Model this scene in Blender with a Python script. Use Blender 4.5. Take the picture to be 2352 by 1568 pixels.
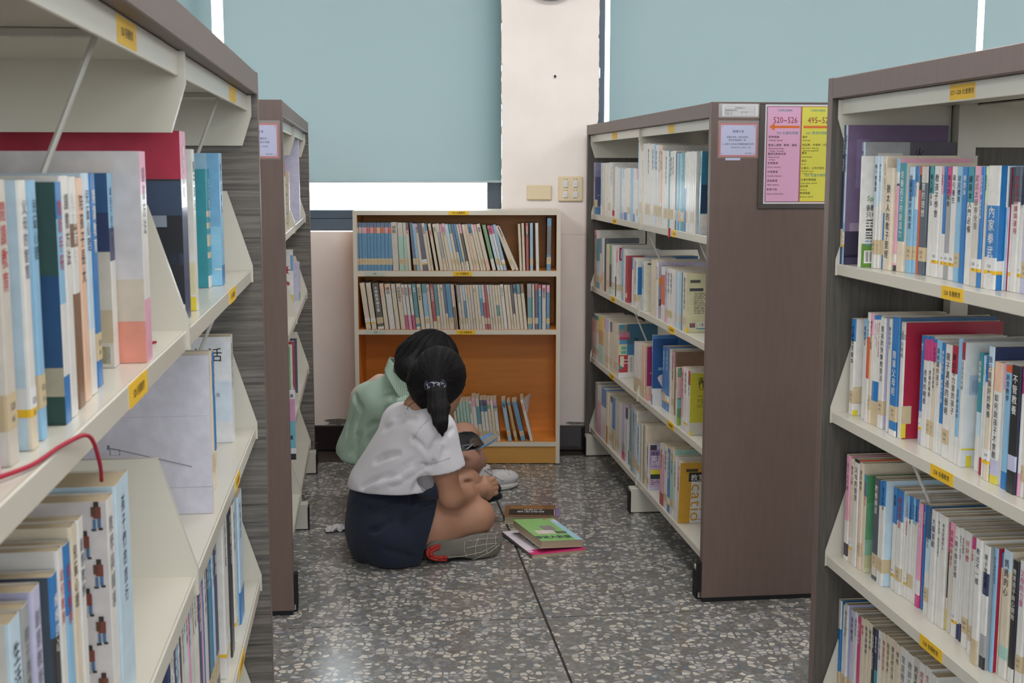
import bpy, math, random
import numpy as np
from mathutils import Vector, Matrix

random.seed(7)
SC = bpy.context.scene
for o in list(bpy.data.objects):
    bpy.data.objects.remove(o)

# ------------------------------------------------------------------ camera
FPX = 2877.0                      # focal length in pixels of a 2352 x 1568 frame
PITCH = math.atan(399 / FPX)      # looks down
CAM_H = 1.30
cam = bpy.data.cameras.new('camera')
cam.sensor_fit = 'HORIZONTAL'
cam.sensor_width = 36.0
cam.lens = 36.0 * FPX / 2352
cam.clip_start = 0.02
cam.dof.use_dof = True
cam.dof.focus_distance = 3.9
cam.dof.aperture_fstop = 20
cam_o = bpy.data.objects.new('camera', cam)
SC.collection.objects.link(cam_o)
cam_o.location = (0, 0, CAM_H)
cam_o.rotation_euler = (math.pi / 2 - PITCH, 0, 0)
SC.camera = cam_o

# ------------------------------------------------------------------ world, lamps, exposure
SC.view_settings.view_transform = 'Standard'
SC.view_settings.look = 'None'
SC.view_settings.exposure = 0.0
SC.view_settings.gamma = 1.0
SC.view_settings.use_curve_mapping = False
world = bpy.data.worlds.new('overcast')
SC.world = world
world.use_nodes = True
wn = world.node_tree
wn.nodes.clear()
w_out = wn.nodes.new('ShaderNodeOutputWorld')
w_bg = wn.nodes.new('ShaderNodeBackground')
w_bg.inputs['Color'].default_value = (0.90, 0.95, 1.0, 1)
w_bg.inputs['Strength'].default_value = 8.0
wn.links.new(w_bg.outputs[0], w_out.inputs[0])

LAMP_POWER = 31.0
LAMP_POS = [(x, y) for x in (-2.2, 0.35, 2.9) for y in (-1.6, 1.2, 4.0)]
CEIL = 3.0
for i, (lx, ly) in enumerate(LAMP_POS):
    ld = bpy.data.lights.new('ceiling_lamp', 'AREA')
    ld.shape = 'RECTANGLE'
    ld.size, ld.size_y = 1.15, 0.30
    ld.energy = LAMP_POWER
    ld.color = (1.0, 0.985, 0.97)
    lo = bpy.data.objects.new('ceiling_lamp', ld)
    SC.collection.objects.link(lo)
    lo.location = (lx, ly, CEIL - 0.085)

# portals: where daylight enters through the windows of both end walls
for px_, py_, pz_, w_, h_, rx_ in ((-2.02, 5.99, 1.82, 3.95, 1.60, math.pi / 2), (2.49, 5.99, 1.82, 4.2, 1.60, math.pi / 2), (0.5, -4.62, 1.75, 9.2, 1.7, -math.pi / 2)):
    pd = bpy.data.lights.new('daylight_portal', 'AREA'); pd.shape = 'RECTANGLE'; pd.size, pd.size_y = w_, h_
    pd.cycles.is_portal = True
    po = bpy.data.objects.new('daylight_portal', pd); SC.collection.objects.link(po)
    po.location = (px_, py_, pz_); po.rotation_euler = (-rx_, 0, 0)

# ------------------------------------------------------------------ geometry of the place
ANG = math.atan(348 * math.cos(PITCH) / FPX)     # the racks stand turned by this against the window wall
CA, SA = math.cos(ANG), math.sin(ANG)
CP, SP = math.cos(PITCH), math.sin(PITCH)

def ray(x, y):
    r, u = (x - 1176) / FPX, (784 - y) / FPX
    return np.array([r, CP + u * SP, -SP + u * CP])
def at(x, y, Y):
    d = ray(x, y); t = Y / d[1]
    return Vector((d[0] * t, Y, CAM_H + d[2] * t))
def uv2w(u, v, z=0.0):
    return Vector((u * CA - v * SA, u * SA + v * CA, z))
def w2uv(p):
    return (p[0] * CA + p[1] * SA, -p[0] * SA + p[1] * CA)
def floor_uv(x, y, z):
    d = ray(x, y); t = (z - CAM_H) / d[2]
    return w2uv((d[0] * t, d[1] * t))
def v_on(x, y, u):
    d = ray(x, y); du = d[0] * CA + d[1] * SA; dv = -d[0] * SA + d[1] * CA
    return dv * u / du
def z_on(y, u, v):
    Y = u * SA + v * CA
    q = (784 - y) / FPX
    return CAM_H + Y * (q * CP - SP) / (CP + q * SP)

def lin(c):
    if isinstance(c, str):
        c = c.lstrip('#'); c = [int(c[i:i + 2], 16) / 255 for i in (0, 2, 4)]
    return tuple(x / 12.92 if x <= 0.04045 else ((x + 0.055) / 1.055) ** 2.4 for x in c[:3])

# ------------------------------------------------------------------ helpers
def tag(o, label=None, cat=None, group=None, kind=None):
    if label: o['label'] = label
    if cat: o['category'] = cat
    if group: o['group'] = group
    if kind: o['kind'] = kind
    return o
def link(o, parent=None):
    SC.collection.objects.link(o)
    if parent is not None: o.parent = parent
    return o
def empty(name, loc=(0, 0, 0), rz=0.0, ry=0.0, rx=0.0):
    o = bpy.data.objects.new(name, None)
    o.empty_display_size = 0.05
    o.location = loc
    o.rotation_euler = (rx, ry, rz)
    return link(o)
class MB:
    """collects faces, links them as ONE mesh object"""
    def __init__(s): s.v = []; s.f = []; s.mi = []; s.col = []
    def add(s, verts, faces, mi=0, col=None):
        n = len(s.v); s.v += [tuple(p) for p in verts]
        for f in faces:
            s.f.append([n + i for i in f]); s.mi.append(mi); s.col.append(col)
        return s
    def box(s, a, b, mi=0, col=None, bev=0.0):
        (x0, y0, z0), (x1, y1, z1) = [tuple(map(min, zip(a, b))), tuple(map(max, zip(a, b)))]
        if bev <= 0:
            v = [(x, y, z) for x in (x0, x1) for y in (y0, y1) for z in (z0, z1)]
            f = [(0, 1, 3, 2), (4, 6, 7, 5), (0, 4, 5, 1), (2, 3, 7, 6), (0, 2, 6, 4), (1, 5, 7, 3)]
            return s.add(v, f, mi, col)
        b_ = min(bev, (x1 - x0) / 2.01, (y1 - y0) / 2.01, (z1 - z0) / 2.01)
        v = []; idx = {}
        for ix, x in enumerate((x0, x1)):
            for iy, y in enumerate((y0, y1)):
                for iz, z in enumerate((z0, z1)):
                    sx, sy, sz = (b_ if ix == 0 else -b_), (b_ if iy == 0 else -b_), (b_ if iz == 0 else -b_)
                    idx[ix, iy, iz, 0] = len(v); v.append((x, y + sy, z + sz))
                    idx[ix, iy, iz, 1] = len(v); v.append((x + sx, y, z + sz))
                    idx[ix, iy, iz, 2] = len(v); v.append((x + sx, y + sy, z))
        f = []
        for k in (0, 1):
            q = [(0, 0), (1, 0), (1, 1), (0, 1)]
            f.append([idx[k, a_, c, 0] for a_, c in (q if k else q[::-1])])
            f.append([idx[a_, k, c, 1] for a_, c in (q[::-1] if k else q)])
            f.append([idx[a_, c, k, 2] for a_, c in (q if k else q[::-1])])
        for a_ in (0, 1):
            for c in (0, 1):
                f.append([idx[a_, c, 0, 0], idx[a_, c, 1, 0], idx[a_, c, 1, 1], idx[a_, c, 0, 1]])
                f.append([idx[a_, 0, c, 0], idx[a_, 1, c, 0], idx[a_, 1, c, 2], idx[a_, 0, c, 2]])
                f.append([idx[0, a_, c, 1], idx[1, a_, c, 1], idx[1, a_, c, 2], idx[0, a_, c, 2]])
                for e in (0, 1):
                    f.append([idx[a_, c, e, 0], idx[a_, c, e, 1], idx[a_, c, e, 2]])
        return s.add(v, f, mi, col)
    def prism(s, poly, axis, t0, t1, mi=0, col=None):
        """polygon in the two other axes, extruded along axis"""
        def P(a, b, t):
            return {0: (t, a, b), 1: (a, t, b), 2: (a, b, t)}[axis]
        n = len(poly)
        v = [P(a, b, t0) for a, b in poly] + [P(a, b, t1) for a, b in poly]
        f = [list(range(n))[::-1], list(range(n, 2 * n))] + [[i, (i + 1) % n, n + (i + 1) % n, n + i] for i in range(n)]
        return s.add(v, f, mi, col)
    def tube(s, pts, r, n=8, mi=0, col=None):
        pts = [Vector(p) for p in pts]; rings = []
        rr = r if isinstance(r, (list, tuple)) else [r] * len(pts)
        for i, p in enumerate(pts):
            d = (pts[min(i + 1, len(pts) - 1)] - pts[max(i - 1, 0)]).normalized()
            a = d.orthogonal().normalized() if i == 0 else (a_prev - d * a_prev.dot(d)).normalized()
            a_prev = a; b = d.cross(a)
            rings.append([p + (a * math.cos(2 * math.pi * k / n) + b * math.sin(2 * math.pi * k / n)) * rr[i] for k in range(n)])
        v = [q for g in rings for q in g]
        f = [[i * n + k, i * n + (k + 1) % n, (i + 1) * n + (k + 1) % n, (i + 1) * n + k] for i in range(len(pts) - 1) for k in range(n)]
        f += [list(range(n))[::-1], [(len(pts) - 1) * n + k for k in range(n)]]
        return s.add(v, f, mi, col)
    def mesh(s, name, mats):
        m = bpy.data.meshes.new(name)
        m.from_pydata(s.v, [], s.f)
        for x in (mats if isinstance(mats, (list, tuple)) else [mats]): m.materials.append(x)
        if any(s.mi): m.polygons.foreach_set('material_index', s.mi)
        if any(c is not None for c in s.col):
            at_ = m.color_attributes.new('Col', 'FLOAT_COLOR', 'CORNER')
            buf = []
            for f, c in zip(s.f, s.col): buf += list((*(c or (.8, .8, .8)), 1.0)) * len(f)
            at_.data.foreach_set('color', buf)
        m.update()
        return m
    def build(s, name, mats, parent=None, smooth=False, loc=None, fix=True):
        m = s.mesh(name, mats)
        if fix:
            import bmesh
            bm = bmesh.new(); bm.from_mesh(m); bmesh.ops.recalc_face_normals(bm, faces=bm.faces); bm.to_mesh(m); bm.free()
        if smooth: m.polygons.foreach_set('use_smooth', [True] * len(m.polygons))
        o = bpy.data.objects.new(name, m)
        if loc is not None: o.location = loc
        return link(o, parent)

# ------------------------------------------------------------------ materials
def nodes(name):
    m = bpy.data.materials.new(name); m.use_nodes = True
    nt = m.node_tree; b = nt.nodes['Principled BSDF']
    return m, nt, b
def nd(nt, t, **kw):
    n = nt.nodes.new(t)
    for k, v in kw.items():
        if k.startswith('i_'): n.inputs[int(k[2:]) if k[2:].isdigit() else k[2:].replace('_', ' ')].default_value = v
        else: setattr(n, k, v)
    return n
def simple(name, col, rough=0.5, spec=0.5, metal=0.0, var=0.06, scale=8.0, bump=0.0, bscale=60.0, coat=0.0, stretch=None):
    """a plain surface with slight uneven tone, optional fine relief"""
    m, nt, b = nodes(name)
    c = lin(col) if isinstance(col, str) else col
    tc = nd(nt, 'ShaderNodeTexCoord')
    mp = nd(nt, 'ShaderNodeMapping')
    if stretch: mp.inputs['Scale'].default_value = stretch
    nt.links.new(tc.outputs['Object'], mp.inputs['Vector'])
    nz = nd(nt, 'ShaderNodeTexNoise'); nz.inputs['Scale'].default_value = scale; nz.inputs['Detail'].default_value = 4
    nt.links.new(mp.outputs[0], nz.inputs['Vector'])
    rp = nd(nt, 'ShaderNodeValToRGB')
    rp.color_ramp.elements[0].position = 0.3; rp.color_ramp.elements[1].position = 0.7
    rp.color_ramp.elements[0].color = (*[x * (1 - var) for x in c], 1)
    rp.color_ramp.elements[1].color = (*[min(1, x * (1 + var)) for x in c], 1)
    nt.links.new(nz.outputs['Fac'], rp.inputs[0]); nt.links.new(rp.outputs[0], b.inputs['Base Color'])
    b.inputs['Roughness'].default_value = rough
    b.inputs['Specular IOR Level'].default_value = spec
    b.inputs['Metallic'].default_value = metal
    b.inputs['Coat Weight'].default_value = coat
    if bump:
        n2 = nd(nt, 'ShaderNodeTexNoise'); n2.inputs['Scale'].default_value = bscale; n2.inputs['Detail'].default_value = 5
        nt.links.new(mp.outputs[0], n2.inputs['Vector'])
        bp = nd(nt, 'ShaderNodeBump'); bp.inputs['Strength'].default_value = bump; bp.inputs['Distance'].default_value = 0.004
        nt.links.new(n2.outputs['Fac'], bp.inputs['Height']); nt.links.new(bp.outputs[0], b.inputs['Normal'])
    return m
M = {}
M['wall'] = simple('plaster', 'e8dfd9', 0.85, 0.2, var=0.05, scale=3.5, bump=0.35, bscale=14)
M['ceiling'] = simple('ceiling_paint', 'd8d6d2', 0.9, 0.2)
M['base'] = simple('dark_baseboard', '2a2020', 0.35, 0.5, var=0.3, scale=5)
M['frame'] = simple('slate_frame', '3d4855', 0.4, 0.5, var=0.08)
M['steel'] = simple('white_steel', 'c6c2b6', 0.25, 0.5, var=0.02, scale=3)
M['brown'] = simple('brown_laminate', '6a5953', 0.45, 0.4, var=0.06, scale=5, stretch=(14, 14, 1.5))
M['black'] = simple('black_rubber', '17181b', 0.6, 0.3)
M['rod'] = simple('grey_wire', 'b9b7b0', 0.3, 0.6)
M['orange'] = simple('orange_melamine', 'd88a38', 0.4, 0.4, var=0.07, scale=4, stretch=(1.2, 12, 12))
M['ochre'] = simple('ochre_melamine', 'bd8a42', 0.45, 0.4, var=0.05, scale=5, stretch=(1.2, 12, 12))
M['ivory'] = simple('ivory_edge', 'c9c1b2', 0.5, 0.4, var=0.03)
M['yellow'] = simple('yellow_label', 'dfb32c', 0.5, 0.3, var=0.04)
M['palelabel'] = simple('pale_label', 'b9bdb2', 0.4, 0.4, var=0.04)
M['pages'] = simple('paper_pages', 'b5a68c', 0.9, 0.1, var=0.2, scale=30, stretch=(60, 1, 1))
M['clear'] = None
def woodgrain(name, scale, c0, c1):
    m, nt, b = nodes(name)
    tc = nd(nt, 'ShaderNodeTexCoord'); mp = nd(nt, 'ShaderNodeMapping')
    mp.inputs['Scale'].default_value = scale
    nz = nd(nt, 'ShaderNodeTexNoise'); nz.inputs['Scale'].default_value = 2.2; nz.inputs['Detail'].default_value = 6; nz.inputs['Roughness'].default_value = 0.65
    rp = nd(nt, 'ShaderNodeValToRGB')
    rp.color_ramp.elements[0].position = 0.32; rp.color_ramp.elements[1].position = 0.68
    rp.color_ramp.elements[0].color = (*lin(c0), 1); rp.color_ramp.elements[1].color = (*lin(c1), 1)
    nt.links.new(tc.outputs['Object'], mp.inputs[0]); nt.links.new(mp.outputs[0], nz.inputs[0])
    nt.links.new(nz.outputs['Fac'], rp.inputs[0]); nt.links.new(rp.outputs[0], b.inputs['Base Color'])
    b.inputs['Roughness'].default_value = 0.5; b.inputs['Specular IOR Level'].default_value = 0.3
    return m
M['grain'] = woodgrain('grey_woodgrain', (2, 2, 70), '444140', '807a73')
M['grain_v'] = woodgrain('grey_woodgrain_upright', (60, 60, 2.5), '474440', '5f5b55')
def terrazzo():
    m, nt, b = nodes('terrazzo')
    tc = nd(nt, 'ShaderNodeTexCoord')
    nz0 = nd(nt, 'ShaderNodeTexNoise'); nz0.inputs['Scale'].default_value = 30
    mix0 = nd(nt, 'ShaderNodeMix', data_type='RGBA'); mix0.inputs[0].default_value = 0.012
    geo = nd(nt, 'ShaderNodeNewGeometry')
    nt.links.new(geo.outputs['Position'], nz0.inputs[0])
    nt.links.new(geo.outputs['Position'], mix0.inputs[6]); nt.links.new(nz0.outputs['Color'], mix0.inputs[7])
    prev = None
    base = nd(nt, 'ShaderNodeTexNoise'); base.inputs['Scale'].default_value = 9; base.inputs['Detail'].default_value = 5
    nt.links.new(geo.outputs['Position'], base.inputs[0])
    br = nd(nt, 'ShaderNodeValToRGB'); br.color_ramp.elements[0].color = (*lin('615d57'), 1); br.color_ramp.elements[1].color = (*lin('7a7670'), 1)
    br.color_ramp.elements[0].position = .3; br.color_ramp.elements[1].position = .7
    nt.links.new(base.outputs['Fac'], br.inputs[0]); prev = br.outputs[0]
    # three sizes of chips laid over one another
    for sc, edge, keep, stops in ((90, 0.10, 0.25, ('6a6968', '76797d', '60666c', '7c7a77')),
                                  (54, 0.10, 0.45, ('7c7c7d', '74736f', '878480', '666c72')),
                                  (50, 0.13, 0.55, ('b6b0a8', 'a5a29d', 'beb8ae', '979899'))):
        mp = nd(nt, 'ShaderNodeMapping'); mp.inputs['Location'].default_value = (sc * .37, sc * .11, 0); mp.inputs['Scale'].default_value = (1, 1, 0)
        nt.links.new(mix0.outputs[2], mp.inputs[0])
        ve = nd(nt, 'ShaderNodeTexVoronoi', feature='DISTANCE_TO_EDGE', voronoi_dimensions='2D'); ve.inputs['Scale'].default_value = sc
        vc = nd(nt, 'ShaderNodeTexVoronoi', feature='F1', voronoi_dimensions='2D'); vc.inputs['Scale'].default_value = sc
        nt.links.new(mp.outputs[0], ve.inputs['Vector']); nt.links.new(mp.outputs[0], vc.inputs['Vector'])
        sep = nd(nt, 'ShaderNodeSeparateColor'); nt.links.new(vc.outputs['Color'], sep.inputs[0])
        gt = nd(nt, 'ShaderNodeMath', operation='GREATER_THAN'); gt.inputs[1].default_value = keep
        nt.links.new(sep.outputs[0], gt.inputs[0])
        thr = nd(nt, 'ShaderNodeMath', operation='MULTIPLY_ADD'); thr.inputs[1].default_value = 0.16; thr.inputs[2].default_value = edge * .5
        nt.links.new(sep.outputs[2], thr.inputs[0])
        g2 = nd(nt, 'ShaderNodeMath', operation='GREATER_THAN'); nt.links.new(ve.outputs['Distance'], g2.inputs[0]); nt.links.new(thr.outputs[0], g2.inputs[1])
        mu = nd(nt, 'ShaderNodeMath', operation='MULTIPLY'); nt.links.new(gt.outputs[0], mu.inputs[0]); nt.links.new(g2.outputs[0], mu.inputs[1])
        cr = nd(nt, 'ShaderNodeValToRGB'); cr.color_ramp.interpolation = 'CONSTANT'
        cr.color_ramp.elements[0].color = (*lin(stops[0]), 1); cr.color_ramp.elements[1].color = (*lin(stops[1]), 1); cr.color_ramp.elements[1].position = .3
        for k in (2, 3):
            e = cr.color_ramp.elements.new(.3 + .25 * (k - 1)); e.color = (*lin(stops[k]), 1)
        nt.links.new(sep.outputs[1], cr.inputs[0])
        mx = nd(nt, 'ShaderNodeMix', data_type='RGBA')
        nt.links.new(mu.outputs[0], mx.inputs[0]); nt.links.new(prev, mx.inputs[6]); nt.links.new(cr.outputs[0], mx.inputs[7])
        prev = mx.outputs[2]
    nt.links.new(prev, b.inputs['Base Color'])
    rn = nd(nt, 'ShaderNodeTexNoise'); rn.inputs['Scale'].default_value = 4
    nt.links.new(geo.outputs['Position'], rn.inputs[0])
    mr = nd(nt, 'ShaderNodeMapRange'); mr.inputs[3].default_value = 0.10; mr.inputs[4].default_value = 0.24
    nt.links.new(rn.outputs['Fac'], mr.inputs[0]); nt.links.new(mr.outputs[0], b.inputs['Roughness'])
    b.inputs['Specular IOR Level'].default_value = 0.45
    return m
M['floor'] = terrazzo()
M['seam'] = simple('floor_joint', '3a332b', 0.7, 0.3)
def blindmat():
    m, nt, b = nodes('blind_fabric')
    nt.nodes.remove(b); out = nt.nodes['Material Output']
    d = nd(nt, 'ShaderNodeBsdfDiffuse'); d.inputs[0].default_value = (*lin('8fb2b8'), 1)
    t = nd(nt, 'ShaderNodeBsdfTranslucent')
    tc = nd(nt, 'ShaderNodeTexCoord'); nz = nd(nt, 'ShaderNodeTexNoise'); nz.inputs['Scale'].default_value = 1.5
    rp = nd(nt, 'ShaderNodeValToRGB'); rp.color_ramp.elements[0].color = (0.39, 0.395, 0.39, 1); rp.color_ramp.elements[1].color = (0.42, 0.42, 0.412, 1)
    nt.links.new(tc.outputs['Object'], nz.inputs[0]); nt.links.new(nz.outputs[0], rp.inputs[0]); nt.links.new(rp.outputs[0], t.inputs[0])
    mx = nd(nt, 'ShaderNodeMixShader'); mx.inputs[0].default_value = 0.5
    nt.links.new(d.outputs[0], mx.inputs[1]); nt.links.new(t.outputs[0], mx.inputs[2]); nt.links.new(mx.outputs[0], out.inputs[0])
    return m, mx, rp
M['blind'] = blindmat()[0]
def glassmat():
    m, nt, b = nodes('window_glass')
    nt.nodes.remove(b); out = nt.nodes['Material Output']
    t = nd(nt, 'ShaderNodeBsdfTransparent'); t.inputs[0].default_value = (.88, .9, .9, 1)
    g = nd(nt, 'ShaderNodeBsdfGlossy'); g.inputs['Roughness'].default_value = 0.03
    mx = nd(nt, 'ShaderNodeMixShader'); mx.inputs[0].default_value = 0.05
    nt.links.new(t.outputs[0], mx.inputs[1]); nt.links.new(g.outputs[0], mx.inputs[2]); nt.links.new(mx.outputs[0], out.inputs[0])
    return m
M['glass'] = glassmat()
def bookmat(name, rough, coat):
    m, nt, b = nodes(name)
    a = nd(nt, 'ShaderNodeAttribute'); a.attribute_name = 'Col'
    tc = nd(nt, 'ShaderNodeTexCoord'); nz = nd(nt, 'ShaderNodeTexNoise'); nz.inputs['Scale'].default_value = 45; nz.inputs['Detail'].default_value = 3
    nt.links.new(tc.outputs['Object'], nz.inputs[0])
    mr = nd(nt, 'ShaderNodeMapRange'); mr.inputs[1].default_value = .3; mr.inputs[2].default_value = .7; mr.inputs[3].default_value = .90; mr.inputs[4].default_value = 1.05
    nt.links.new(nz.outputs['Fac'], mr.inputs[0])
    mx = nd(nt, 'ShaderNodeVectorMath', operation='SCALE'); nt.links.new(a.outputs['Color'], mx.inputs[0]); nt.links.new(mr.outputs[0], mx.inputs['Scale'])
    nt.links.new(mx.outputs[0], b.inputs['Base Color'])
    b.inputs['Roughness'].default_value = rough; b.inputs['Coat Weight'].default_value = coat; b.inputs['Coat Roughness'].default_value = 0.12
    return m
M['book'] = bookmat('printed_cover', 0.42, 0.25)
M['print'] = bookmat('printed_colour', 0.6, 0.0)
M['tape'] = simple('tan_tape', 'c2b08f', 0.5, 0.4, var=0.05)
M['white'] = simple('white_paper', 'd6d6d6', 0.6, 0.3, var=0.02)
INK = {k: simple('ink_' + k, c, 0.55, 0.3, var=0.0) for k, c in dict(k='1b1b20', w='e4e4e2', r='b0242f', b='1f5fa5', n='1f2c56', m='c03a86', s='6d7076', e='2c8a93', o='cf6a2c', y='d9b92b', g='3f8a4c').items()}

# ------------------------------------------------------------------ lettering: every glyph meshed once
_glyph = {}
_fc = bpy.data.curves.new('lettering', 'FONT'); _fc.resolution_u = 2
_fo = bpy.data.objects.new('lettering', _fc); SC.collection.objects.link(_fo)
def glyph(ch):
    if ch not in _glyph:
        _fc.body = ch
        dg = bpy.context.evaluated_depsgraph_get(); dg.update()
        me = bpy.data.meshes.new_from_object(_fo.evaluated_get(dg))
        v = np.array([p.co[:2] for p in me.vertices]) if len(me.vertices) else np.zeros((0, 2))
        f = [list(p.vertices) for p in me.polygons]
        bpy.data.meshes.remove(me)
        w = 1.0 if ord(ch) > 0x2e80 else (float(v[:, 0].max()) + 0.06 if len(v) else 0.35)
        _glyph[ch] = (v, f, w)
    return _glyph[ch]
def hline(mb, s, org, ex, ey, size, mi=0, center=False, stretch=1.0):
    """a line of writing from org along ex"""
    org, ex, ey = Vector(org), Vector(ex), Vector(ey)
    if center: org = org - ex * (sum(glyph(c)[2] for c in s) * size * stretch / 2)
    x = 0.0
    for ch in s:
        v, f, w = glyph(ch)
        if len(v): mb.add([org + ex * ((p[0] + x) * size * stretch) + ey * (p[1] * size) for p in v], f, mi)
        x += w
def vline(mb, s, top, ex, ey, size, mi=0, pitch=1.06):
    """a column of upright characters, top centre given"""
    top, ex, ey = Vector(top), Vector(ex), Vector(ey)
    for i, ch in enumerate(s):
        v, f, w = glyph(ch)
        if len(v): mb.add([top + ex * ((p[0] - w / 2) * size) + ey * ((p[1] - 0.88 - i * pitch) * size) for p in v], f, mi)
# ================================================================== the room
def tagS(o): o['kind'] = 'structure'; return o
WY = 5.70
# floor: terrazzo slabs with recessed joints, laid out along the racks
fl = empty('floor'); tagS(fl)
sub = MB().box((-5, -5, -0.06), (6, 6.0, -0.004)).build('joint_bed', M['seam'], fl)
TS, U0, V0 = 1.022, 0.513, 3.475
tile_mesh = MB().box((0.0032, 0.0032, -0.03), (TS - 0.0032, TS - 0.0032, 0.0), bev=0.0008).build('tile', M['floor'], fl).data
first = [o for o in SC.objects if o.name == 'tile'][0]
n_ = 0
for iu in range(-4, 5):
    for iv in range(-7, 3):
        c = uv2w(U0 + (iu + .5) * TS, V0 + (iv + .5) * TS)
        if not (-4.5 < c.x < 5.5 and -4.4 < c.y < 5.9): continue
        o = first if n_ == 0 else link(bpy.data.objects.new('tile', tile_mesh), fl)
        n_ += 1
        p = uv2w(U0 + iu * TS, V0 + iv * TS)
        o.location = p; o.rotation_euler = (0, 0, ANG)
ceiling = tagS(MB().box((-4.6, -4.5, CEIL), (5.6, 6.0, CEIL + .1)).build('ceiling', M['ceiling']))
tagS(MB().box((-4.7, -4.5, 0), (-4.6, 6.0, CEIL)).build('wall_left', M['wall']))
tagS(MB().box((5.6, -4.5, 0), (5.7, 6.0, CEIL)).build('wall_right', M['wall']))
wf = MB(); wf.box((-4.6, -4.6, 0), (5.6, -4.5, .92)); wf.box((-4.6, -4.6, 2.6), (5.6, -4.5, CEIL)); wf.box((-4.6, -4.6, .92), (-4.1, -4.5, 2.6)); wf.box((5.1, -4.6, .92), (5.6, -4.5, 2.6))
tagS(wf.build('wall_front', M['wall']))
w3 = tagS(empty('window_3', (.5, -4.55, .92)))
for i_ in range(6):
    a_ = -4.6 + i_ * 1.84 - .04
    MB().box((a_, -.02, 0), (a_ + .08, .02, 1.68)).build('window_frame', M['frame'], w3)
for z_ in (0, 1.63): MB().box((-4.6, -.02, z_), (4.6, .02, z_ + .05)).build('window_frame', M['frame'], w3)
MB().box((-4.6, -.003, .02), (4.6, .003, 1.66)).build('window_pane', M['glass'], w3)
# window wall with two openings and a plaster pillar between them
WT = 0.26
wl = dict(x0=-4.0, x1=-0.047, z0=1.012, z1=2.62)
wr = dict(x0=0.389, x1=4.6, z0=1.012, z1=2.62)
wb = MB()
wb.box((-4.6, WY, 0), (5.6, WY + WT, 1.012)); wb.box((-4.6, WY, 2.62), (5.6, WY + WT, CEIL))
wb.box((-4.6, WY, 1.012), (-4.0, WY + WT, 2.62)); wb.box((4.6, WY, 1.012), (5.6, WY + WT, 2.62))
wall_back = tagS(wb.build('wall_back', M['wall']))
# the pillar: its plaster edges are chipped
pl = MB()
rnd = random.Random(3)
zs = [1.0 + i * 0.0135 for i in range(122)]
def edge(x, s):
    out = []
    k = 0.0
    for z in zs:
        k = 0.75 * k + rnd.uniform(-.0016, .0016)
        out.append(x + s * (abs(k) + (0.004 if rnd.random() < .05 else 0)))
    return out
eL, eR = edge(wl['x1'], 1), edge(wr['x0'], -1)
n = len(zs)
V = []
for i, z in enumerate(zs):
    V += [(eL[i], WY - 0.001, z), (eR[i], WY - 0.001, z), (eR[i] + .004, WY + WT, z), (eL[i] - .004, WY + WT, z)]
Fc = [[4 * i + a, 4 * i + b, 4 * i + 4 + b, 4 * i + 4 + a] for i in range(n - 1) for a, b in ((0, 1), (1, 2), (2, 3), (3, 0))]
pillar = pl.add(V, Fc).build('pillar', M['wall'], wall_back)
# torn plaster above the baseboard
pc = MB()
for cx, cz, w, h, sd in ((-0.80, 0.135, 0.075, 0.016, 1), (-0.70, 0.155, 0.03, 0.02, 2), (-0.665, 0.132, 0.03, 0.03, 5), (-0.715, 0.185, 0.022, 0.009, 3), (0.30, 0.128, 0.05, 0.008, 4)):
    r2 = random.Random(sd); ring = []
    for k in range(16):
        a = 2 * math.pi * k / 16; q = r2.uniform(.6, 1.15)
        ring.append((cx + w * q * math.cos(a), cz + h * q * math.sin(a)))
    pc.prism(ring, 1, WY - 0.003, WY + 0.001)
M['cement'] = simple('bare_cement', '7d7a76', 0.95, 0.1, var=0.25, scale=40, bump=0.6, bscale=90)
pc.build('torn_plaster', M['cement'], wall_back)
tagS(MB().box((-4.6, WY - 0.012, 0), (5.6, WY + .002, 0.118), bev=0.004).build('baseboard_back', M['base']))
# windows
def window(n, w, mull, blinds):
    root = tagS(empty('window_%d' % n, ((w['x0'] + w['x1']) / 2, WY + 0.14, w['z0'])))
    ox, oy, oz = root.location
    def L(m, name, mat):
        o = m.build(name, mat, root); o.location = (-ox, -oy, -oz); return o
    y0, y1 = WY + 0.12, WY + 0.17
    fb = MB()
    fb.box((w['x0'], y0, w['z0']), (w['x1'], y1, w['z0'] + 0.052), bev=.003)
    fb.box((w['x0'], y0 + .008, w['z0'] + .052), (w['x1'], y1 - .008, w['z0'] + 0.094), bev=.003)
    fb.box((w['x0'], y0, w['z1'] - .05), (w['x1'], y1, w['z1']))
    L(fb, 'window_frame', M['frame'])
    for x, ww in mull:
        L(MB().box((x, y0, w['z0'] + .094), (x + ww, y1, w['z1'] - .05), bev=.003), 'window_frame', M['frame'])
    L(MB().box((w['x0'], y0 + .022, w['z0'] + .09), (w['x1'], y0 + .026, w['z1'] - .05)), 'window_pane', M['glass'])
    for a, b in blinds:
        bl = MB().box((a, WY + .075, 1.237), (b, WY + .0765, 2.56))
        t = bl.build('roller_blind', M['blind'])
        bar = MB().box((a, WY + .071, 1.232), (b, WY + .081, 1.242), bev=.003).build('bottom_bar', M['blindbar'], t)
        rl = MB().tube([(a, WY + .08, 2.575), (b, WY + .08, 2.575)], .022, 12).build('roller', M['frame'], t)
        yield t
M['blindbar'] = simple('blind_bar', '9fb0b4', .5, .4)
W1 = list(window(1, wl, ((-0.115, .066), (-1.46, .07), (-4.0, .06)), ((-2.63, -1.350), (-1.298, -0.049))))
W2 = list(window(2, wr, ((0.389, .034), (4.54, .06)), ((0.441, 2.092), (2.122, 3.45))))
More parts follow.
